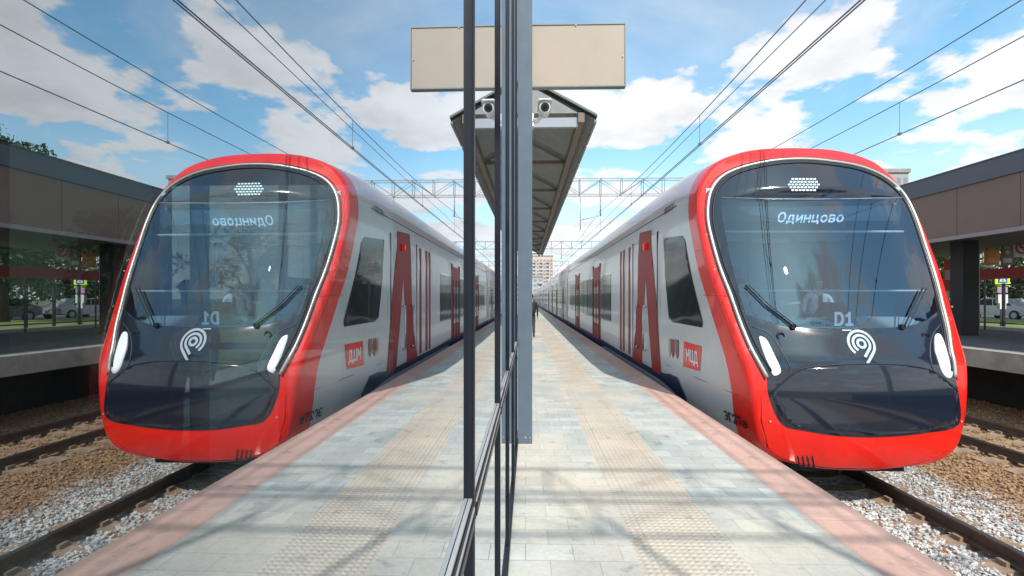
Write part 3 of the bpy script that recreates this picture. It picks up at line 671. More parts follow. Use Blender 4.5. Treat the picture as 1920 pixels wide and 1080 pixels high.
# following carriages
b = MB(); Lc = 22.6
A = [b.bm.verts.new((s, 0.15, z)) for s, z in C1]; B = [b.bm.verts.new((s, Lc, z)) for s, z in C1]
for k in range(NC):
    f = b.bm.faces.new([A[k], B[k], B[(k+1) % NC], A[(k+1) % NC]]); f.smooth = True; f.material_index = 1 if (C1[k][1]+C1[(k+1) % NC][1])/2 > 4.45 else 0
f = b.bm.faces.new(A); f.material_index = 2; f = b.bm.faces.new(B[::-1]); f.material_index = 2
c0 = b.build('carriage', [M_silver, M_roof, M_under], TR); c0.location = (AX1, YEND, RT)
AXs, RTs = AX1, RT; AX1, RT = 0, 0
def cs(sgn): car_side(c0, 0, Lc, sgn)
cs(-1)
b = MB(); b.box((-1.775, .3, .80), (-1.735, Lc-.1, 1.25)); b.box((1.735, .3, .80), (1.775, Lc-.1, 1.25)); b.build('skirt_band', M_navy, c0)
b = MB(); b.box((-1.3, 0, .02), (1.3, Lc, .42)); b.build('underframe', M_under, c0)
b = MB(); b.box((-1.5, -.1, .9), (1.5, .2, 4.6)); b.build('gangway', M_rubber, c0)
AX1, RT = AXs, RTs
for i in range(1, 10):
    c = copy_tree(c0, TR); c.location = (AX1, YEND+i*(Lc+.1), RT)

# ------------------------------------------------------------------ people
def person(name_label, loc, rz, bones, mats, sub=2, extra=None, cat='person', scale=1.):
    """bones: list of (point, radius, parent index, material index)"""
    me = bpy.data.meshes.new('person'); P = [b_[0] for b_ in bones]; E = [(b_[2], i) for i, b_ in enumerate(bones) if b_[2] is not None]
    me.from_pydata(P, E, []); o = bpy.data.objects.new('person', me); COL.objects.link(o)
    sk = o.modifiers.new('skin', 'SKIN'); sk.use_smooth_shade = True
    for i, b_ in enumerate(bones): r = b_[1]; me.skin_vertices[0].data[i].radius = r if isinstance(r, tuple) else (r, r)
    me.skin_vertices[0].data[0].use_root = True
    ss = o.modifiers.new('sub', 'SUBSURF'); ss.levels = sub; ss.render_levels = sub
    dg = bpy.context.evaluated_depsgraph_get(); nm = bpy.data.meshes.new_from_object(o.evaluated_get(dg))
    o.modifiers.clear(); o.data = nm; nm.materials.clear()
    for m in mats: nm.materials.append(m)
    mids = [((Vector(bones[b_[2]][0])+Vector(b_[0]))/2 if b_[2] is not None else Vector(b_[0]), b_[3]) for b_ in bones]+[(Vector(b_[0]), b_[3]) for b_ in bones]
    for p in nm.polygons:
        c = p.center; p.material_index = min(mids, key=lambda q: (q[0]-c).length)[1]
    nm.shade_smooth()
    o.location = loc; o.rotation_euler = (0, 0, rz); o.scale = (scale,)*3
    tag(o, name_label, cat); return o
M_skin = mat('skin', (.50, .30, .22), .5); M_hair = mat('hair', (.03, .02, .015), .6)
def standing(legsp=.10, arm=None):
    B = [((0, 0, .95), (.15, .11), None, 0), ((0, 0, 1.10), (.145, .10), 0, 1), ((0, 0, 1.28), (.165, .11), 1, 1), ((0, 0, 1.42), (.13, .09), 2, 1), ((0, 0, 1.50), .055, 3, 2), ((0, .01, 1.58), .062, 4, 2), ((0, .015, 1.66), (.078, .092), 5, 2), ((0, .01, 1.74), (.06, .07), 6, 2)]
    for s in (-1, 1):
        n = len(B)
        B += [((s*.09, 0, .86), .095, 0, 0), ((s*.10, .01, .50), .062, n, 0), ((s*.10, -.02, .28), .058, n+1, 0), ((s*.10, -.01, .09), .042, n+2, 0), ((s*.115, .14, .035), (.045, .03), n+3, 3)]
        n = len(B); 
        B += [((s*.20, 0, 1.41), .058, 3, 1), ((s*.25, -.02, 1.13), .045, n, 1), ((s*.25, .06, .90), .034, n+1, 1), ((s*.25, .09, .82), (.03, .018), n+2, 2)]
        h = len(B)-1
        for k in range(4): 
            B.append(((s*.25, .075+k*.018, .765), .0095, h, 2)); B.append(((s*.245, .085+k*.018, .73-.004*(k % 2)), .008, len(B)-1, 2))
        B.append(((s*.235, .125, .80), .0105, h, 2)); B.append(((s*.232, .14, .765), .009, len(B)-1, 2))
    return B
def ball(c, r, n=2, squash=(1, 1, 1)):
    b = MB(); bmesh.ops.create_icosphere(b.bm, subdivisions=n, radius=1, matrix=Matrix.Translation(c)@Matrix.Diagonal((r*squash[0], r*squash[1], r*squash[2], 1))); return b
M_dark = mat('dark_cloth', (.02, .022, .03), .85); M_grn = mat('grey_trousers', (.05, .05, .055), .85); M_shoe = mat('shoe', (.02, .02, .02), .6)
tr_ = person('person in dark clothes with a black backpack walking away behind the blue post', (.24, 20.0, 0), 0, standing(), [M_grn, M_dark, M_skin, M_shoe])
b = ball((0, -.005, 1.69), .105, 2, (.85, 1, 1.0)); b.build('hair', M_hair, tr_, smooth=True)
bp = empty('backpack', (.24, 20.0, 0), label='black backpack on the back of the person beyond the blue post', cat='backpack')
b = MB(); b.box((-.19, -.32, 1.0), (.19, -.11, 1.48), bev=.07); b.build('bag', mat('pack_black', (.015, .016, .02), .7), bp, smooth=True)
b = MB(); b.box((-.13, -.37, 1.05), (.13, -.31, 1.25), bev=.025); b.build('pocket', mat('pack_black', (.02, .02, .02), .7), bp, smooth=True)
b = MB()
for s in (-.12, .12): b.tube([(s, -.14, 1.45), (s, -.02, 1.535), (s, .10, 1.46), (s*1.1, .115, 1.25), (s*1.2, -.1, 1.08)], .018, 6)
b.build('strap', mat('pack_black', (.015, .016, .02), .7), bp, smooth=True)
# driver and assistant seated in the cab, facing the camera (-y)
def seated(hand_in=.25):
    B = [((0, 0, .10), (.16, .13), None, 0), ((0, -.01, .28), (.15, .10), 0, 1), ((0, -.02, .45), (.17, .11), 1, 1), ((0, -.02, .58), (.13, .09), 2, 1), ((0, -.03, .67), .055, 3, 2), ((0, -.045, .75), .062, 4, 2), ((0, -.05, .83), (.078, .09), 5, 2), ((0, -.04, .91), (.06, .07), 6, 2)]
    for s in (-1, 1):
        n = len(B); B += [((s*.12, -.12, .09), .085, 0, 0), ((s*.14, -.48, .09), .062, n, 0), ((s*.14, -.50, -.30), .045, n+1, 0)]
        n = len(B); B += [((s*.20, -.02, .57), .055, 3, 1), ((s*.26, -.08, .31), .045, n, 1), ((s*hand_in, -.34, .27), .034, n+1, 1), ((s*hand_in*.9, -.42, .27), (.032, .018), n+2, 2)]
        h = len(B)-1
        for k in range(4): B.append(((s*hand_in*.9+(-.03+k*.02), -.48, .262), .009, h, 2)); B.append(((s*hand_in*.9+(-.03+k*.02), -.51, .24), .008, len(B)-1, 2))
        B.append(((s*(hand_in*.9-.05), -.43, .265), .0105, h, 2))
    return B
M_shirt = mat('shirt_white', (.75, .77, .8), .7)
dr = person('train driver in a white shirt and dark tie seated behind the windshield', (AX1+.42, 8.45, RT+2.15), 0, seated(), [M_dark, M_shirt, M_skin, M_shoe])
b = ball((0, -.03, .87), .10, 2, (.88, 1, .95)); b.build('hair', M_hair, dr, smooth=True)
b = MB(); b.prism([(-.02, .60), (.02, .60), (.035, .32), (0, .28), (-.035, .32)], 'y', -.145, -.13); b.build('tie', M_dark, dr)
as_ = person('person in a dull pink top seated at the platform side of the train cab', (AX1-.85, 8.5, RT+2.1), 0, seated(.2), [M_dark, mat('shirt_pink', (.45, .30, .30), .7), M_skin, M_shoe])
b = ball((0, -.03, .87), .10, 2, (.88, 1, .95)); b.build('hair', M_hair, as_, smooth=True)

# ------------------------------------------------------------------ glass pavilion (left)
GD, GA = .137, .0078
def gx(y): return -GD+GA*y
PAV = empty('glass_pavilion', (0, 0, 0), label='glass walled waiting pavilion on the platform, its coated glass mirroring the train', cat='pavilion')
M_gl_out = glass_coated('coated_glass', .42, .58, (.40, .47, .46), (.92, .96, 1.0))
M_gl_in = glass_coated('inner_glass', .34, .5, (.72, .78, .78), (.90, .95, .95))
M_clear = clear_mat('glass_edge', (.96, .98, .97))
mull_y = [-1.05, .05, 1.12, 2.12, 3.07, 4.10, 5.12]; ZT = EYE-.455; TOPZ = 5.5
def gbox(name, y0, y1, z0, z1, xo, xi, mats, bev=0., outer_glass=False):
    """box along the slanted facade: xo/xi = offsets out of / into the glass plane"""
    b = MB(); P = []
    for z in (z0, z1):
        for (y, o_) in ((y0, xo), (y1, xo), (y1, xi), (y0, xi)): P.append((gx(y)+o_, y, z))
    v = [b.bm.verts.new(p) for p in P]
    for k, q in enumerate(((0,1,5,4),(3,2,1,0),(4,5,6,7),(1,2,6,5),(2,3,7,6),(3,0,4,7))):
        f = b.bm.faces.new([v[i] for i in q]); f.material_index = 0 if (k == 0 or not outer_glass) else 1
    if bev:
        bmesh.ops.bevel(b.bm, geom=list(b.bm.edges), offset=bev, segments=2, affect='EDGES')
    return b.build(name, mats, PAV)
ends = mull_y+[5.50]
for ya, yb in zip(ends[:-1], ends[1:]):
    for za, zb in ((.06, ZT-.06), (ZT, TOPZ)):
        gbox('glass_pane', ya+.03, yb-.005, za, zb, 0, -.008, [M_gl_out, M_clear], outer_glass=True)
        gbox('inner_pane', ya+.03, yb-.005, za, zb, -.075, -.081, [M_gl_in, M_clear], outer_glass=True)
for y in mull_y:
    if y > 5.2: continue
    gbox('mullion', y-.022, y+.022, .0, TOPZ, .009, -.14, M_frame2, bev=.002)
    gbox('mullion_cap', y-.008, y+.008, .0, TOPZ, .0125, .0095, M_cap)
    gbox('mullion_edge', y+.0225, y+.027, .0, TOPZ, .006, .002, M_edge_hi)
for ya, yb in zip(ends[:-1], ends[1:]):
    gbox('transom', ya+.0225, yb-.0225, ZT-.062, ZT, .012, -.14, M_frame2, bev=.002)
    gbox('transom_bead', ya+.0225, yb-.0225, ZT-.020, ZT-.013, .0150, .0125, M_edge_hi)
    gbox('transom_bead', ya+.0225, yb-.0225, ZT-.052, ZT-.034, .016, .0125, M_cap)
    gbox('transom_edge', ya+.0225, yb-.0225, ZT-.082, ZT-.064, .008, -.01, M_edge_hi)
    gbox('transom_bead', ya+.0225, yb-.0225, ZT+.0005, ZT+.006, .009, .001, M_edge_hi)
gbox('sill', mull_y[0], 5.4, 0, .058, .018, -.15, M_frame)
# corner post
b = MB(); b.box((-.085, 5.40, 0), (.075, 5.56, 6.0), bev=.006); b.build('corner_post', M_post, PAV)
b = MB(); b.tube([(.0, 5.40, .07), (.0, 5.392, .07)], .014, 8); b.tube([(.05, 5.40, .07), (.05, 5.392, .07)], .010, 8); b.build('bolt', M_galv, PAV)
gbox('head_beam', mull_y[0], 5.4, TOPZ, TOPZ+.25, .05, -.16, M_post)
# body behind the front glass: roof, floor, back wall with mullions, bench
b = MB(); b.box((-4.2, -1.1, TOPZ+.05), (-.32, 5.56, TOPZ+.3)); b.build('roof_slab', M_slate, PAV)
b = MB(); b.box((-4.2, -1.1, .006), (-.33, 5.5, .02)); b.build('floor_slab', mat('pavilion_floor', (.10, .10, .10), .5), PAV)
b = MB()
for y in (-1.05, .55, 2.15, 3.75, 5.45): b.box((-4.2, y-.04, .02), (-4.1, y+.04, 2.88))
b.box((-4.18, -1.0, 1.05), (-4.12, 5.4, 1.11)); b.box((-4.19, -1.05, .022), (-4.11, 5.45, 1.05)); b.build('rear_mullion', M_frame, PAV)
b = MB(); b.box((-4.16, -1.0, .05), (-4.15, 5.4, 2.88)); b.build('rear_glass', clear_mat('rear_glass_tint', (.36, .40, .37)), PAV)
b = MB()
for x in (-4.1, -2.75, -1.45, -.32): b.box((x-.04, 5.47, .02), (x+.04, 5.53, 2.9))
b.box((-4.1, 5.475, 1.02), (-.3, 5.525, 1.10)); b.build('end_frame', M_frame, PAV)
M_pdk = mat('pavilion_upper_panel', (.010, .011, .013), .8)
b = MB(); b.box((-4.24, -1.05, 2.9), (-4.105, 5.6, TOPZ+.04)); b.box((-4.1, 5.46, 2.9), (-.30, 5.56, TOPZ+.04)); b.build('upper_panel', M_pdk, PAV)
b = MB(); b.box((-.62, 2.3, .02), (-.52, 2.36, 2.7)); b.box((-2.3, 3.3, .02), (-2.2, 3.36, 2.7)); b.build('info_stand', M_frame, PAV)
bench = empty('bench', (-3.4, 3.4, .02), label='slatted bench standing inside the glass pavilion', cat='bench')
b = MB()
for k in range(4): b.box((-.22+k*.12, -.9, .42), (-.13+k*.12, .9, .46))
b.build('seat', mat('bench_wood', (.3, .2, .11), .6), bench)
for y in (-.7, .7): 
    b = MB(); b.box((-.2, y-.03, 0), (-.15, y+.03, .42)); b.box((.15, y-.03, 0), (.2, y+.03, .42)); b.box((-.2, y-.03, .38), (.2, y+.03, .42)); b.build('leg', M_frame, bench)
pi = person('person in a dark cap standing inside the glass pavilion', (-3.5, 5.0, .02), R(200), standing(), [M_grn, mat('top_maroon', (.10, .06, .08), .8), M_skin, M_shoe])
b = ball((0, 0.0, 1.70), .105, 2, (.9, 1, .75)); b.box((-.06, .07, 1.69), (.06, .19, 1.705)); b.build('cap', M_dark, pi, smooth=True)

# sign board on the post
SG = empty('sign_board', (0, 5.58, 0), label='blank tan back of a wide sign board fixed high on the blue post', cat='sign')
a = atY(1173, 44, 5.58); c = atY(1173, 163, 5.58); x0 = -.06; x1 = a.x
b = MB(); b.box((x0+.01, -.012, c.z+.012), (x1-.012, .05, a.z-.012)); b.build('panel', M_signback, SG)
b = MB()
for q in (((x0, -.02, a.z-.014), (x1, .06, a.z)), ((x0, -.02, c.z), (x1, .06, c.z+.014)), ((x1-.012, -.02, c.z+.0142), (x1, .06, a.z-.0142))): b.box(*q)
b.build('edge_frame', M_trim, SG)
b = MB()
for (x, z) in ((1168, 158), (1130, 160), (1080, 161), (1025, 161), (1080, 47), (1168, 105)):
    p = atY(x, z, 5.56); b.tube([(p.x, -.022, p.z), (p.x, -.013, p.z)], .009, 8)
b.build('rivet', M_galv, SG)
# CCTV
CC = empty('security_camera', (.075, 5.46, EYE+2.07), label='white bullet security camera on a short arm beside the post under the sign', cat='camera')
b = MB(); b.tube([(.135, -.17, -.01), (.135, .16, .05)], [.06, .06], 16); b.build('housing', M_white, CC, smooth=False)
b = MB(); b.tube([(.135, -.176, -.011), (.135, -.168, -.0095)], .048, 16); b.build('lens_face', M_rubber, CC)
b = MB(); b.tube([(.135, -.183, -.0125), (.135, -.175, -.011)], .022, 12); b.build('lens', M_win, CC)
b = MB(); b.tube([(0, .02, -.10), (.05, .02, -.10), (.11, .03, -.03)], [.028, .022, .02], 8); b.box((-.002, -.05, -.17), (.018, .09, -.03)); b.build('arm', M_white, CC)
b = MB(); b.prism([(.06, .045), (.075, .075), (.195, .075), (.21, .045), (.195, .06), (.075, .06)], 'y', -.2, .14); b.build('hood', M_white, CC)

# ------------------------------------------------------------------ platform canopy
CY0, CY1 = 11.0, 46.0; EX = 1.57; EZ = EYE+4.02; SL = .546; RX = 0.0; RZ = EZ+SL*(EX-RX)
CAN = empty('platform_canopy', (0, CY0, 0), label='long gabled canopy of grey corrugated sheet with brown beams over the platform', cat='canopy')
Lc_ = CY1-CY0
b = MB(); NP = 24     # corrugated sheets, both slopes
for s in (-1, 1):
    rows = []
    ny = int(Lc_/.09)
    for j in range(ny+1):
        y = Lc_*j/ny; zo = .018*(1 if (j//1) % 2 else -1)
        rows.append([b.bm.verts.new((s*EX, y, EZ+zo)), b.bm.verts.new((0, y, RZ+zo))])
    for j in range(ny): b.bm.faces.new([rows[j][0], rows[j+1][0], rows[j+1][1], rows[j][1]])
b.build('roof_sheet', M_can, CAN)
b = MB()
for s in (-1, 1): b.prism([(s*(EX+.03), EZ+.03), (s*(EX+.03), EZ+.08), (0, RZ+.10), (0, RZ+.05)], 'y', -.05, Lc_)
b.build('roof_skin', mat('canopy_top', (.16, .19, .17), .5), CAN)
for s in (-1, 1):
    b = MB(); b.box((s*(1.25)-.07, 0, EZ-.12+SL*.3-.12), (s*1.25+.07, Lc_, EZ+SL*.3-.03)); b.build('side_beam', M_canbeam, CAN)
    b = MB(); x = s*EX
    for k in range(int(Lc_/1.75)): b.box((x-.03, k*1.75, EZ-.09), (x+.02*s, k*1.75+1.65, EZ-.03))
    b.build('eave_trim', M_can, CAN)
for i, y in enumerate([0.12]+[3.8*k for k in range(1, 10)]):
    b = MB()
    b.box((-1.18, y-.05, EZ+.02), (1.18, y+.05, EZ+.12)) if i else b.box((-1.18, y-.05, EZ-.16), (1.18, y+.05, EZ+.05))
    b.build('tie_beam', M_canbeam if i else mat('canopy_white', (.36, .38, .42), .5), CAN)
    b = MB()
    for s in (-1, 1): b.prism([(s*1.18, EZ+.15), (s*1.18, EZ+.08), (0, RZ-.16), (0, RZ-.06)], 'y', y-.03, y+.03)
    b.build('rafter', M_can, CAN)
for y in [2.0+7.4*k for k in range(5)]:
    b = MB(); b.box((-.16, y-.08, 0), (.02, y+.08, EZ+.1)); b.build('column', M_post, CAN)
b = MB(); b.prism([(-1.18, EZ+.13), (1.18, EZ+.13), (0, RZ-.04)], 'y', .02, .05); b.build('gable_panel', M_can, CAN)

# ------------------------------------------------------------------ overhead line
def gantry(y, label, lr=1.):
    g = empty('gantry', (0, y, 0), label=label, cat='gantry', group='lattice gantries over the tracks')
    z0, z1 = EYE+6.2, EYE+7.13; xs = np.arange(-13.0, 12.9, 1.25)
    b = MB()
    for yy in (-.28, .28):
        for z in (z0, z1): b.box((-13.2, yy-.024*lr**.6, z-.024*lr**.6), (12.9, yy+.024*lr**.6, z+.024*lr**.6))
    b.build('chord', M_galv, g)
    b = MB()
    for i, x in enumerate(xs):
        for yy in (-.28, .28):
            b.tube([(x, yy, z0+.04), (x, yy, z1-.04)], .022*lr, 4)
            if i < len(xs)-1:
                p = [(x, yy, z0+.04), (x+1.25, yy, z1-.04)] if i % 2 else [(x, yy, z1-.04), (x+1.25, yy, z0+.04)]
                b.tube(p, .016*lr, 4)
        b.tube([(x, -.25, z0), (x, .25, z0)], .016, 4); b.tube([(x, -.25, z1), (x, .25, z1)], .016, 4)
    b.build('lattice', M_galv, g)
    for x in (-12.9, 12.7):
        b = MB(); b.box((x-.16, -.16, -1.5), (x+.16, .16, z1+.3)); b.build('mast', M_galv, g)
    for ax in (4.5, 9.42, -9.0):
        b = MB(); b.tube([(ax, 0, z0-.04), (ax, 0, EYE+5.0)], [.03, .045], 6); b.tube([(ax-1.2, 0, EYE+4.7), (ax+.1, 0, EYE+5.0)], .025, 6); b.tube([(ax-1.2, 0, z0-.04), (ax-1.2, 0, EYE+4.1)], .025, 6); b.build('hanger', M_galv, g)
    return g
gantry(-2.4, 'lattice gantry just behind the viewer that only throws its shadow over the paving', .65)
g1 = gantry(29.6, 'nearest lattice gantry spanning the sky above the train roof')
gantry(61.5, 'second lattice gantry seen small beyond the nearest one')
gantry(94, 'third lattice gantry, tiny beneath the end of the canopy')
gantry(127, 'farthest lattice gantry above the vanishing train')
def wire(name, x0, z_fn, label, y0=-8, y1=190, r=.013, xw=None, group='overhead wires'):
    b = MB(); P = [((x0 if xw is None else xw(y)), y, EYE+z_fn(y)) for y in np.linspace(y0, y1, 120)]
    b.tube(P, r, 5, cap=False); return b.build(name, M_wire, None, smooth=True)
def catenary(ax, zc, zm, lab, double=True, aux=None):
    t = empty('overhead_line', (0, 0, 0), label=lab, cat='overhead line', group='overhead lines above the tracks')
    span = 32.0
    def zmf(y): u = ((y+2.4) % span)/span; return zm+.45*(4*(u-.5)**2)*1.0
    zig = lambda y: .10*math.sin((y+2.4)/span*math.pi)
    def w(z_fn, dx, r, nm):
        b = MB(); b.tube([(ax+dx+zig(y), y, EYE+z_fn(y)) for y in np.linspace(-8, 190, 160)], r, 5, cap=False); o = b.build(nm, M_wire, t, smooth=True)
    w(lambda y: zc, -.02, .013, 'contact_wire')
    if double: w(lambda y: zc, .035, .012, 'contact_wire')
    w(zmf, 0, .012, 'messenger_wire')
    if aux: w(lambda y: aux+.05*math.sin(y/9), .0, .009, 'auxiliary_wire')
    b = MB()
    for k in range(22):
        y = -5+k*8.1+1.6
        b.tube([(ax+zig(y), y, EYE+zc), (ax+zig(y), y, EYE+zmf(y))], .007, 4)
        b.box((ax+zig(y)-.025, y-.04, EYE+zc-.01), (ax+zig(y)+.025, y+.04, EYE+zc+.05))
    b.build('dropper', M_wire, t)
catenary(4.4, 3.97, 4.72, 'overhead line above the near track with a paired contact wire', aux=4.42)
catenary(9.45, 4.18, 5.0, 'overhead line above the second track with a single contact wire', double=False)
o = wire('feeder_wire', 9.6, lambda y: 5.75+.5*(4*((((y+2.4) % 32)/32)-.5)**2), '')
tag(o, 'single feeder wire highest above the second track', 'wire')

# ------------------------------------------------------------------ far platform shelter (right)
SX = 13.8
def uZ(v): return EYE+v*SX
SH = empty('platform_shelter', (SX, 0, P2Z), label='brown shelter with slate grey roof band on the far platform', cat='shelter')
zt, zb, zw = uZ(.2955)-P2Z, uZ(.2545)-P2Z, uZ(.1375)-P2Z
b = MB(); b.box((-.14, 2, zb), (.0, 30, zt)); b.build('roof_band', M_slate, SH)
b = MB()
for k in range(14): b.box((-.08, 2+k*2.0, zw+.1), (-.02, 2+k*2.0+1.985, zb-.002))
b.build('fascia_panel', M_brown, SH)
b = MB(); b.box((-.16, 2, zt), (.02, 30, zt+.04)); b.build('parapet_cap', M_frame, SH)
b = MB(); b.box((-.12, 2, zw-.02), (-.01, 30, zw+.098)); b.build('gutter', mat('gutter_mauve', (.30, .25, .26), .5), SH)
b = MB(); b.box((.001, 2, zw+.12), (6.5, 30, zt-.3)); b.build('roof', mat('shelter_soffit', (.14, .11, .10), .7), SH)
for px_, w_, m_ in ((1808, .42, mat('column_black', (.006, .006, .010), .5)),):
    p = atX(px_, 600, 15.5); b = MB(); b.box((p.x-SX-.27, p.y-.27, 0), (p.x-SX+.27, p.y+.27, zw+.15), bev=.01); b.build('column', m_, SH)
for y in (9.0, 26.5):
    b = MB(); b.box((1.3, y-.4, 0), (2.1, y+.4, zw+.15), bev=.01); b.build('column', MATS['column_black'], SH)
p = atX(1833, 600, 15.9); b = MB(); b.tube([(p.x-SX, p.y, 0), (p.x-SX, p.y, zw+.12)], .055, 8); b.build('downpipe', mat('pale_green', (.35, .48, .38), .5), SH, smooth=True)
# fence behind the far platform
FN = empty('fence', (19.5, 0, P2Z), label='dark metal railing along the back of the far platform', cat='fence')
for k in range(26):
    b = MB() if k == 0 else None
    if b: b.box((-.04, -.04, 0), (.04, .04, 1.9)); fp = b.build('post', M_frame, FN); fp.location = (0, 6, 0)
    else: c = fp.copy(); COL.objects.link(c); c.parent = FN; c.location = (0, 6+k*1.12, 0)
b = MB(); b.box((-.025, 5, 1.82), (.025, 35, 1.88)); b.box((-.025, 5, .25), (.025, 35, .30)); b.build('rail', M_frame, FN)
# kerb wall strip
b = MB(); b.box((19.2, 2, P2Z), (19.4, 60, P2Z+.14)); tag(b.build('low_wall', mat('kerb_pale', (.5, .48, .44), .8)), 'low pale kerb wall along the back of the far platform', 'wall')
# signs
def board(name, px0, py0, px1, py1, X, m, label, th=.04, cat='sign', hang=None):
    a = atX(px0, py0, X); c = atX(px1, py1, X); t = empty(name, (X, (a.y+c.y)/2, min(a.z, c.z)), label=label, cat=cat)
    # faces the viewer along -y+-x: boards turned square to the line of sight
    cx = atX((px0+px1)/2, (py0+py1)/2, X); w_ = abs(px1-px0)/F*cx.y*1.0; zt_ = atX((px0+px1)/2, py0, X).z; zb_ = atX((px0+px1)/2, py1, X).z
    t.location = (cx.x, cx.y, zb_); b = MB(); b.box((-w_/2, 0, 0), (w_/2, th, zt_-zb_), bev=.008); b.build('panel', m, t)
    if hang:
        b = MB()
        for s in (-.35, .35): b.box((s*w_-.02, .0, zt_-zb_+.001), (s*w_+.02, .03, zt_-zb_+hang))
        b.build('hanger', M_frame, t)
    else:
        b = MB(); b.box((-.04, th+.001, P2Z-zb_), (.04, th+.06, zt_-zb_)); b.build('post', M_galv, t)
    return t, w_, zt_-zb_
M_or = mat('sign_orange', (.75, .25, .03), .5); M_br = mat('sign_brown', (.22, .12, .10), .5); M_rb = mat('sign_red', (.55, .05, .05), .5); M_pw = mat('sign_pale', (.55, .52, .52), .5)
t, w_, h_ = board('poster', 1847, 469, 1874, 497, 18.6, M_or, 'orange poster board under the shelter roof', hang=.45)
b = MB()
for k in range(3): b.box((-w_*.3, -.004, h_*(.2+.1*k)), (w_*(.3-.08*k), -.001, h_*(.24+.1*k)))
b.build('print', mat('print_pale', (.85, .6, .3), .5), t)
t, w_, h_ = board('poster', 1878, 466, 1900, 497, 18.6, M_br, 'brown poster board right beside the orange one', hang=.4)
b = MB(); b.tube([(0, -.004, h_*.78), (0, -.0015, h_*.78)], h_*.13, 16); b.box((-w_*.35, -.004, h_*.15), (w_*.35, -.001, h_*.42)); b.build('print', M_pw, t)
t, w_, h_ = board('notice', 1903, 446, 1930, 482, 18.6, M_pw, 'pale no smoking notice at the right edge of the shelter', hang=.3)
b = MB(); b.tube([(math.cos(a)*h_*.3, -.012, h_*.5+math.sin(a)*h_*.3) for a in np.linspace(0, 2*math.pi, 25)[:-1]], .035, 6, closed=True); b.tube([(-h_*.2, -.012, h_*.7), (h_*.2, -.012, h_*.3)], .03, 6); b.build('ban_ring', M_rb, t)
b = MB(); b.box((-h_*.13, -.006, h_*.46), (h_*.18, -.001, h_*.52)); b.build('print', M_rubber, t)
a = atX(1845, 505, 18.9); c_ = atX(1960, 505, 18.9)
t = empty('banner', (18.9, a.y, EYE+.78), label='long red banner strip hanging along the back of the far platform', cat='banner'); b = MB(); b.box((0, -9.5, 0), (.03, .4, .42)); b.build('cloth', M_rb, t)
for q in (-9, -6, -3, 0): b = MB(); b.box((.032, q, P2Z-EYE-.78), (.08, q+.05, .45)); b.build('post', M_frame, t)
t, w_, h_ = board('route_panel', 1771, 487, 1790, 545, 16.3, M_rb, 'tall red panel with a pale middle behind the black column')
b = MB(); b.box((-w_/2+.02, -.004, h_*.35), (w_/2-.02, -.001, h_*.66)); b.build('print', M_pw, t)
# crossing sign
p = atX(1880, 522, 20.2); CS = empty('crossing_sign', (p.x, p.y, P2Z), label='yellow green bordered pedestrian crossing sign on a pole', cat='road sign'); CS.rotation_euler = (0, 0, 0)
zc_ = p.z-P2Z; b = MB(); b.box((-.30, 0, zc_-.31), (.30, .03, zc_+.31), bev=.03); b.build('border', mat('fluoro_glow', (.60, .90, .01), .5, emit=(.6, .95, .0), es=.35), CS)  # emission adds a glow to brighten the border, the sign is no lamp
b = MB(); b.box((-.2, -.004, zc_-.2), (.2, -.001, zc_+.2)); b.build('panel', mat('sign_blue', (.03, .09, .45), .5), CS)
b = MB(); b.prism([(-.15, zc_-.14), (.15, zc_-.14), (0, zc_+.13)], 'y', -.008, -.005); b.build('triangle', M_white, CS)
b = MB(); b.tube([(0, -.012, zc_+.06), (0, -.0085, zc_+.06)], .022, 10); b.tube([(0, -.01, zc_+.04), (0, -.01, zc_-.04)], .014, 6); b.tube([(0, -.01, zc_-.03), (-.045, -.01, zc_-.12)], .010, 6); b.tube([(0, -.01, zc_-.03), (.045, -.01, zc_-.12)], .010, 6); b.tube([(-.05, -.01, zc_-.01), (0, -.01, zc_+.03), (.05, -.01, zc_-.01)], .008, 6); b.build('walking_figure', M_rubber, CS)
b = MB(); b.tube([(0, .07, 0), (0, .07, zc_+.3)], .035, 8); b.build('pole', M_galv, CS)
b = MB(); b.box((-.22, 0, zc_-.62), (.22, .03, zc_-.36), bev=.02); b.build('lower_plate', mat('plate_mauve', (.45, .30, .45), .5), CS)
b = MB(); b.box((-.2, -.02, zc_-1.05), (.2, .12, zc_-.68)); b.box((-.13, -.02, zc_-1.3), (.13, .12, zc_-1.05)); b.build('control_box', M_white, CS)

# ------------------------------------------------------------------ parked cars beyond
def car(loc, rz, m, label):
    t = empty('parked_car', loc, rz, label=label, cat='car', group='cars parked beyond the far platform')
    b = MB(); pr = [(-2.1, .35), (-2.15, .75), (-1.35, .92), (-.75, 1.38), (.85, 1.42), (1.55, .98), (2.1, .9), (2.15, .4), (1.7, .28), (-1.7, .28)]
    b.prism([(x, z) for x, z in pr], 'y', -.82, .82); bmesh.ops.bevel(b.bm, geom=list(b.bm.edges), offset=.05, segments=2, affect='EDGES'); b.build('body', m, t)
    for s in (-1, 1):
        b = MB(); b.prism([(-1.2, .93), (-.72, 1.32), (.05, 1.35), (.05, .93)], 'y', s*.821, s*.828); b.prism([(.12, .93), (.12, 1.35), (.8, 1.35), (1.35, .97)], 'y', s*.821, s*.828); b.build('window', M_win, t)
        for x in (-1.35, 1.35):
            b = MB(); b.tube([(x, s*.70, .32), (x, s*.86, .32)], .32, 20); w = b.build('wheel', M_rubber, t)
            b = MB(); b.tube([(x, s*.861, .32), (x, s*.868, .32)], .19, 14); b.build('rim', M_galv, w)
        b = MB(); b.box((-2.17, s*.55-.12, .62), (-2.13, s*.55+.12, .76)); b.build('headlight', M_white, t)
    return t
car((31, 27, P2Z-.1), R(95), mat('car_blue', (.10, .13, .18), .3, coat=1), 'dark blue grey parked car beyond the crossing sign')
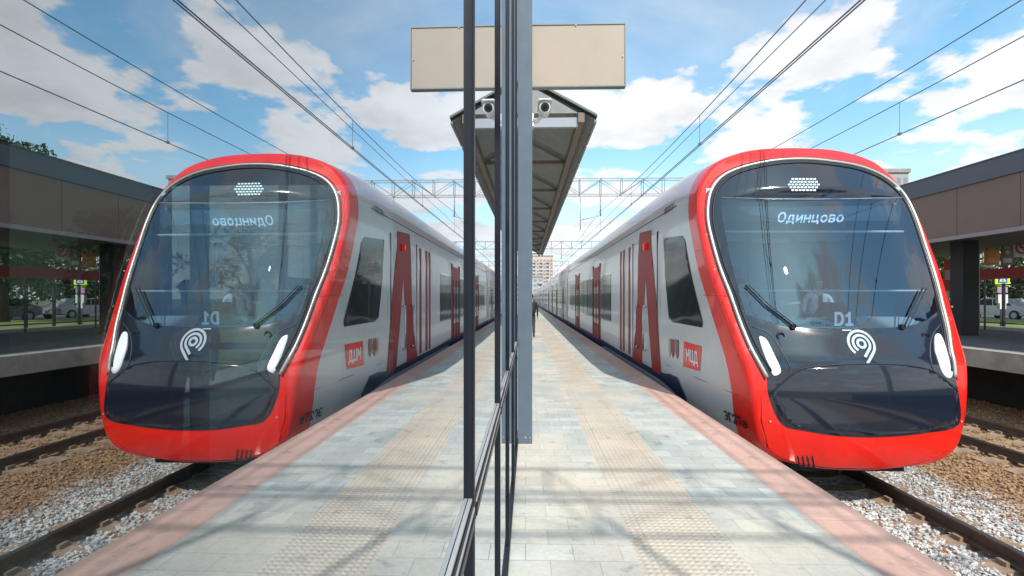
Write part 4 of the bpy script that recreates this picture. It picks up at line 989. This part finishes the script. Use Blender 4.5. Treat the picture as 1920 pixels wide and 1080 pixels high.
car((31.5, 33, P2Z-.1), R(90), mat('car_silver', (.4, .42, .44), .3, coat=1), 'silver parked car in the street behind the black column')
car((28.2+3, 21.5, P2Z-.1), R(88), mat('car_red', (.5, .03, .02), .3, coat=1), 'red parked car at the right edge of the photo')

# ------------------------------------------------------------------ trees
M_leafs = [mat('leaf_%d' % i, c, .6, var=.4, vscale=1.2, col2=c2) for i, (c, c2) in enumerate([((.045, .09, .02), (.11, .17, .035)), ((.035, .075, .02), (.08, .13, .03)), ((.06, .10, .025), (.15, .19, .05))])]
M_bark = mat('bark', (.10, .08, .06), .9, var=.3, vscale=8)
def tree(x, y, h, r, label, k=0, z0=P2Z, nleaf=5200, low=.22):
    t = empty('tree', (x, y, z0), label=label, cat='tree', group='trees behind the station')
    rg = np.random.default_rng(int(x*31+y*7) & 0xffff)
    b = MB(); b.tube([(0, 0, 0), (.06*r, 0, h*.3), (-.03*r, .05*r, h*.6), (0, 0, h*.9)], [.06*r+.06, .05*r+.04, .03*r+.03, .02], 8)
    cl = []
    for i in range(26):
        a = rg.uniform(0, 6.28); u = rg.uniform(-1, 1); rr = rg.uniform(.25, .85)
        c = np.array([math.cos(a)*r*rr*math.sqrt(1-u*u*.8), math.sin(a)*r*rr*math.sqrt(1-u*u*.8), h*(low+(1-low)*.5)+u*h*(1-low)*.42])
        cl.append((c, r*rg.uniform(.22, .42)))
        if i < 12: b.tube([(0, 0, max(h*.18, c[2]-r*.8)), tuple(c*np.array([.5, .5, 1])-np.array([0, 0, r*.2])), tuple(c)], [.035*r, .02*r, .008*r], 5)
    b.build('trunk', M_bark, t)
    n = nleaf; ci = rg.integers(0, len(cl), n); C = np.array([cl[i][0] for i in ci]); RR = np.array([cl[i][1] for i in ci])
    d = rg.normal(size=(n, 3)); d /= np.linalg.norm(d, axis=1)[:, None]; P = C+d*(RR*rg.uniform(.45, 1.08, n)**.8)[:, None]*np.array([1, 1, .8])
    s = rg.uniform(.07, .16, n)*(.6+.13*r); nn = d+rg.normal(size=(n, 3))*.7; nn /= np.linalg.norm(nn, axis=1)[:, None]
    up = rg.normal(size=(n, 3)); u = np.cross(nn, up); u /= np.linalg.norm(u, axis=1)[:, None]; v = np.cross(nn, u)
    Q = np.stack([P-u*s[:, None], P-v*s[:, None]*.6, P+u*s[:, None], P+v*s[:, None]*.6], 1).reshape(-1, 3)
    me = bpy.data.meshes.new('crown'); me.from_pydata(Q.tolist(), [], np.arange(4*n).reshape(-1, 4).tolist()); me.materials.append(M_leafs[k % 3])
    link(bpy.data.objects.new('crown', me), t); return t
tree(27.5, 24.6, 10.2, 3.3, 'tall leafy tree rising above the shelter roof at the far left of the mirror image', 0)
tree(30.5, 27, 7.0, 3.6, 'bushy tree behind the crossing sign', 2, low=.1, nleaf=7000)
tree(33, 34, 8.0, 4.4, 'dark green tree beyond the orange poster', 1, low=.06, nleaf=7000)
tree(33.5, 41, 8.5, 4.4, 'green tree showing left of the black column', 0, low=.06, nleaf=7000)
tree(37, 26, 8.5, 5.2, 'broad tree right of the crossing sign', 1, low=.05, nleaf=8000)
tree(36, 50, 9, 4.4, 'distant green tree behind the train nose', 2)
for i, (x, y, h, lb) in enumerate(((-30, 22, 11, 'tree dimly visible through the near left glass'), (-27, 32, 9, 'rounded tree beyond the lawn seen through the glass'), (-25, 44, 10, 'tree farther along the lawn seen through the glass'), (-38, 30, 12, 'tallest tree beyond the lawn behind the glass wall'), (-22, 60, 10, 'small distant tree behind the pavilion'))):
    tree(x, y, h, 4.0, lb, i, z0=-1.3, nleaf=4000)

for i, (x, y, h) in enumerate(((50, 34, 11), (52, 46, 12), (46, 58, 11), (55, 62, 13))):
    tree(x, y, h, 5.2, ['wide tree across the street, second row behind the shelter', 'tall tree across the street behind the parked cars', 'round tree across the street near the black column', 'largest tree at the back of the street'][i], i, low=.04, nleaf=6000)
nb_ = empty('dark_reflection_wall', (-13.2, 0, -1.4), label='long dark green wall added beyond the far track to darken the train window reflections', cat='barrier')  # added wall, gives the train windows something dark to reflect
b = MB(); b.box((-.06, 26, 0), (.06, 220, 4.2)); b.build('panel', mat('barrier_green', (.05, .08, .07), .6, var=.2, vscale=.5), nb_)
for k in range(40):
    b = MB() if k == 0 else None
    if b: b.box((.061, -.08, 0), (.20, .08, 4.4)); bp_ = b.build('post', M_galv, nb_); bp_.location = (0, 26, 0)
    else: c = bp_.copy(); COL.objects.link(c); c.parent = nb_; c.location = (0, 26+k*4.9, 0)
# ------------------------------------------------------------------ far buildings
def block(x, y, w, d, h, m, label, fl=3.0, nb=6, z0=-1.5, rz=0, mw=None):
    t = empty('apartment_block', (x, y, z0), rz, label=label, cat='building')
    b = MB(); b.box((-w/2, -d/2, 0), (w/2, d/2, h)); b.build('wall', m, t)
    b = MB(); b.box((-w/2-.3, -d/2-.3, h), (w/2+.3, d/2+.3, h+.8)); b.build('roof', M_conc, t)
    n = int(h/fl); k = 0; W0 = None
    for face in (0, 1):
        L_ = w if face == 0 else d; nbb = max(2, int(nb*L_/w)); st = L_/nbb
        for j in range(nbb):
            b = MB()
            for i in range(n):
                u = -L_/2+(j+.5)*st; z = i*fl+1.1
                if face == 0: b.box((u-st*.28, -d/2-.05, z), (u+st*.28, -d/2+.02, z+1.5))
                else: b.box((-w/2-.05, u-st*.28, z), (-w/2+.02, u+st*.28, z+1.5))
            b.build('window_column', mw or M_win, t)
            if j % 2 == 0:
                b = MB()
                for i in range(1, n):
                    u = -L_/2+(j+.5)*st; z = i*fl
                    if face == 0: b.box((u-st*.42, -d/2-1.1, z), (u+st*.42, -d/2-.06, z+1.0))
                    else: b.box((-w/2-1.1, u-st*.42, z), (-w/2-.06, u+st*.42, z+1.0))
                b.build('balcony', mat('balcony_white', (.6, .57, .54), .8), t)
M_fw = mat('far_window', (.24, .26, .29), .3)
pa = atY(1015, 482, 420); block(pa.x+1, 420, 17, 16, pa.z+1.5, mat('tower_peach', (.62, .50, .43), .85, var=.1), 'tall peach and white apartment tower at the end of the line', nb=6, mw=M_fw)
pb = atY(1002, 510, 300); block(pb.x-6, 300, 22, 14, pb.z-2, mat('tower_grey', (.42, .44, .46), .85), 'lower grey apartment block in front of the peach tower', nb=7, mw=M_fw)
pc = atY(1703, 314, 110); block(pc.x-3.4, 116, 7, 12, pc.z+.4, mat('block_grey', (.40, .39, .38), .85), 'grey apartment block peeping over the train roof and shelter', nb=5, mw=M_fw)
for i, (px_, w_, y_, h_) in enumerate(((900, 60, 520, 22), (1060, 90, 560, 17), (780, 70, 480, 15))):
    p = atY(px_, 540, y_); block(p.x, y_, w_, 20, h_, mat('far_%d' % i, (.45, .44, .42), .9), ['low pale block on the horizon left of the vanishing point', 'long low block on the horizon hidden behind the train', 'grey block on the horizon behind the pavilion'][i], nb=10, mw=M_fw)
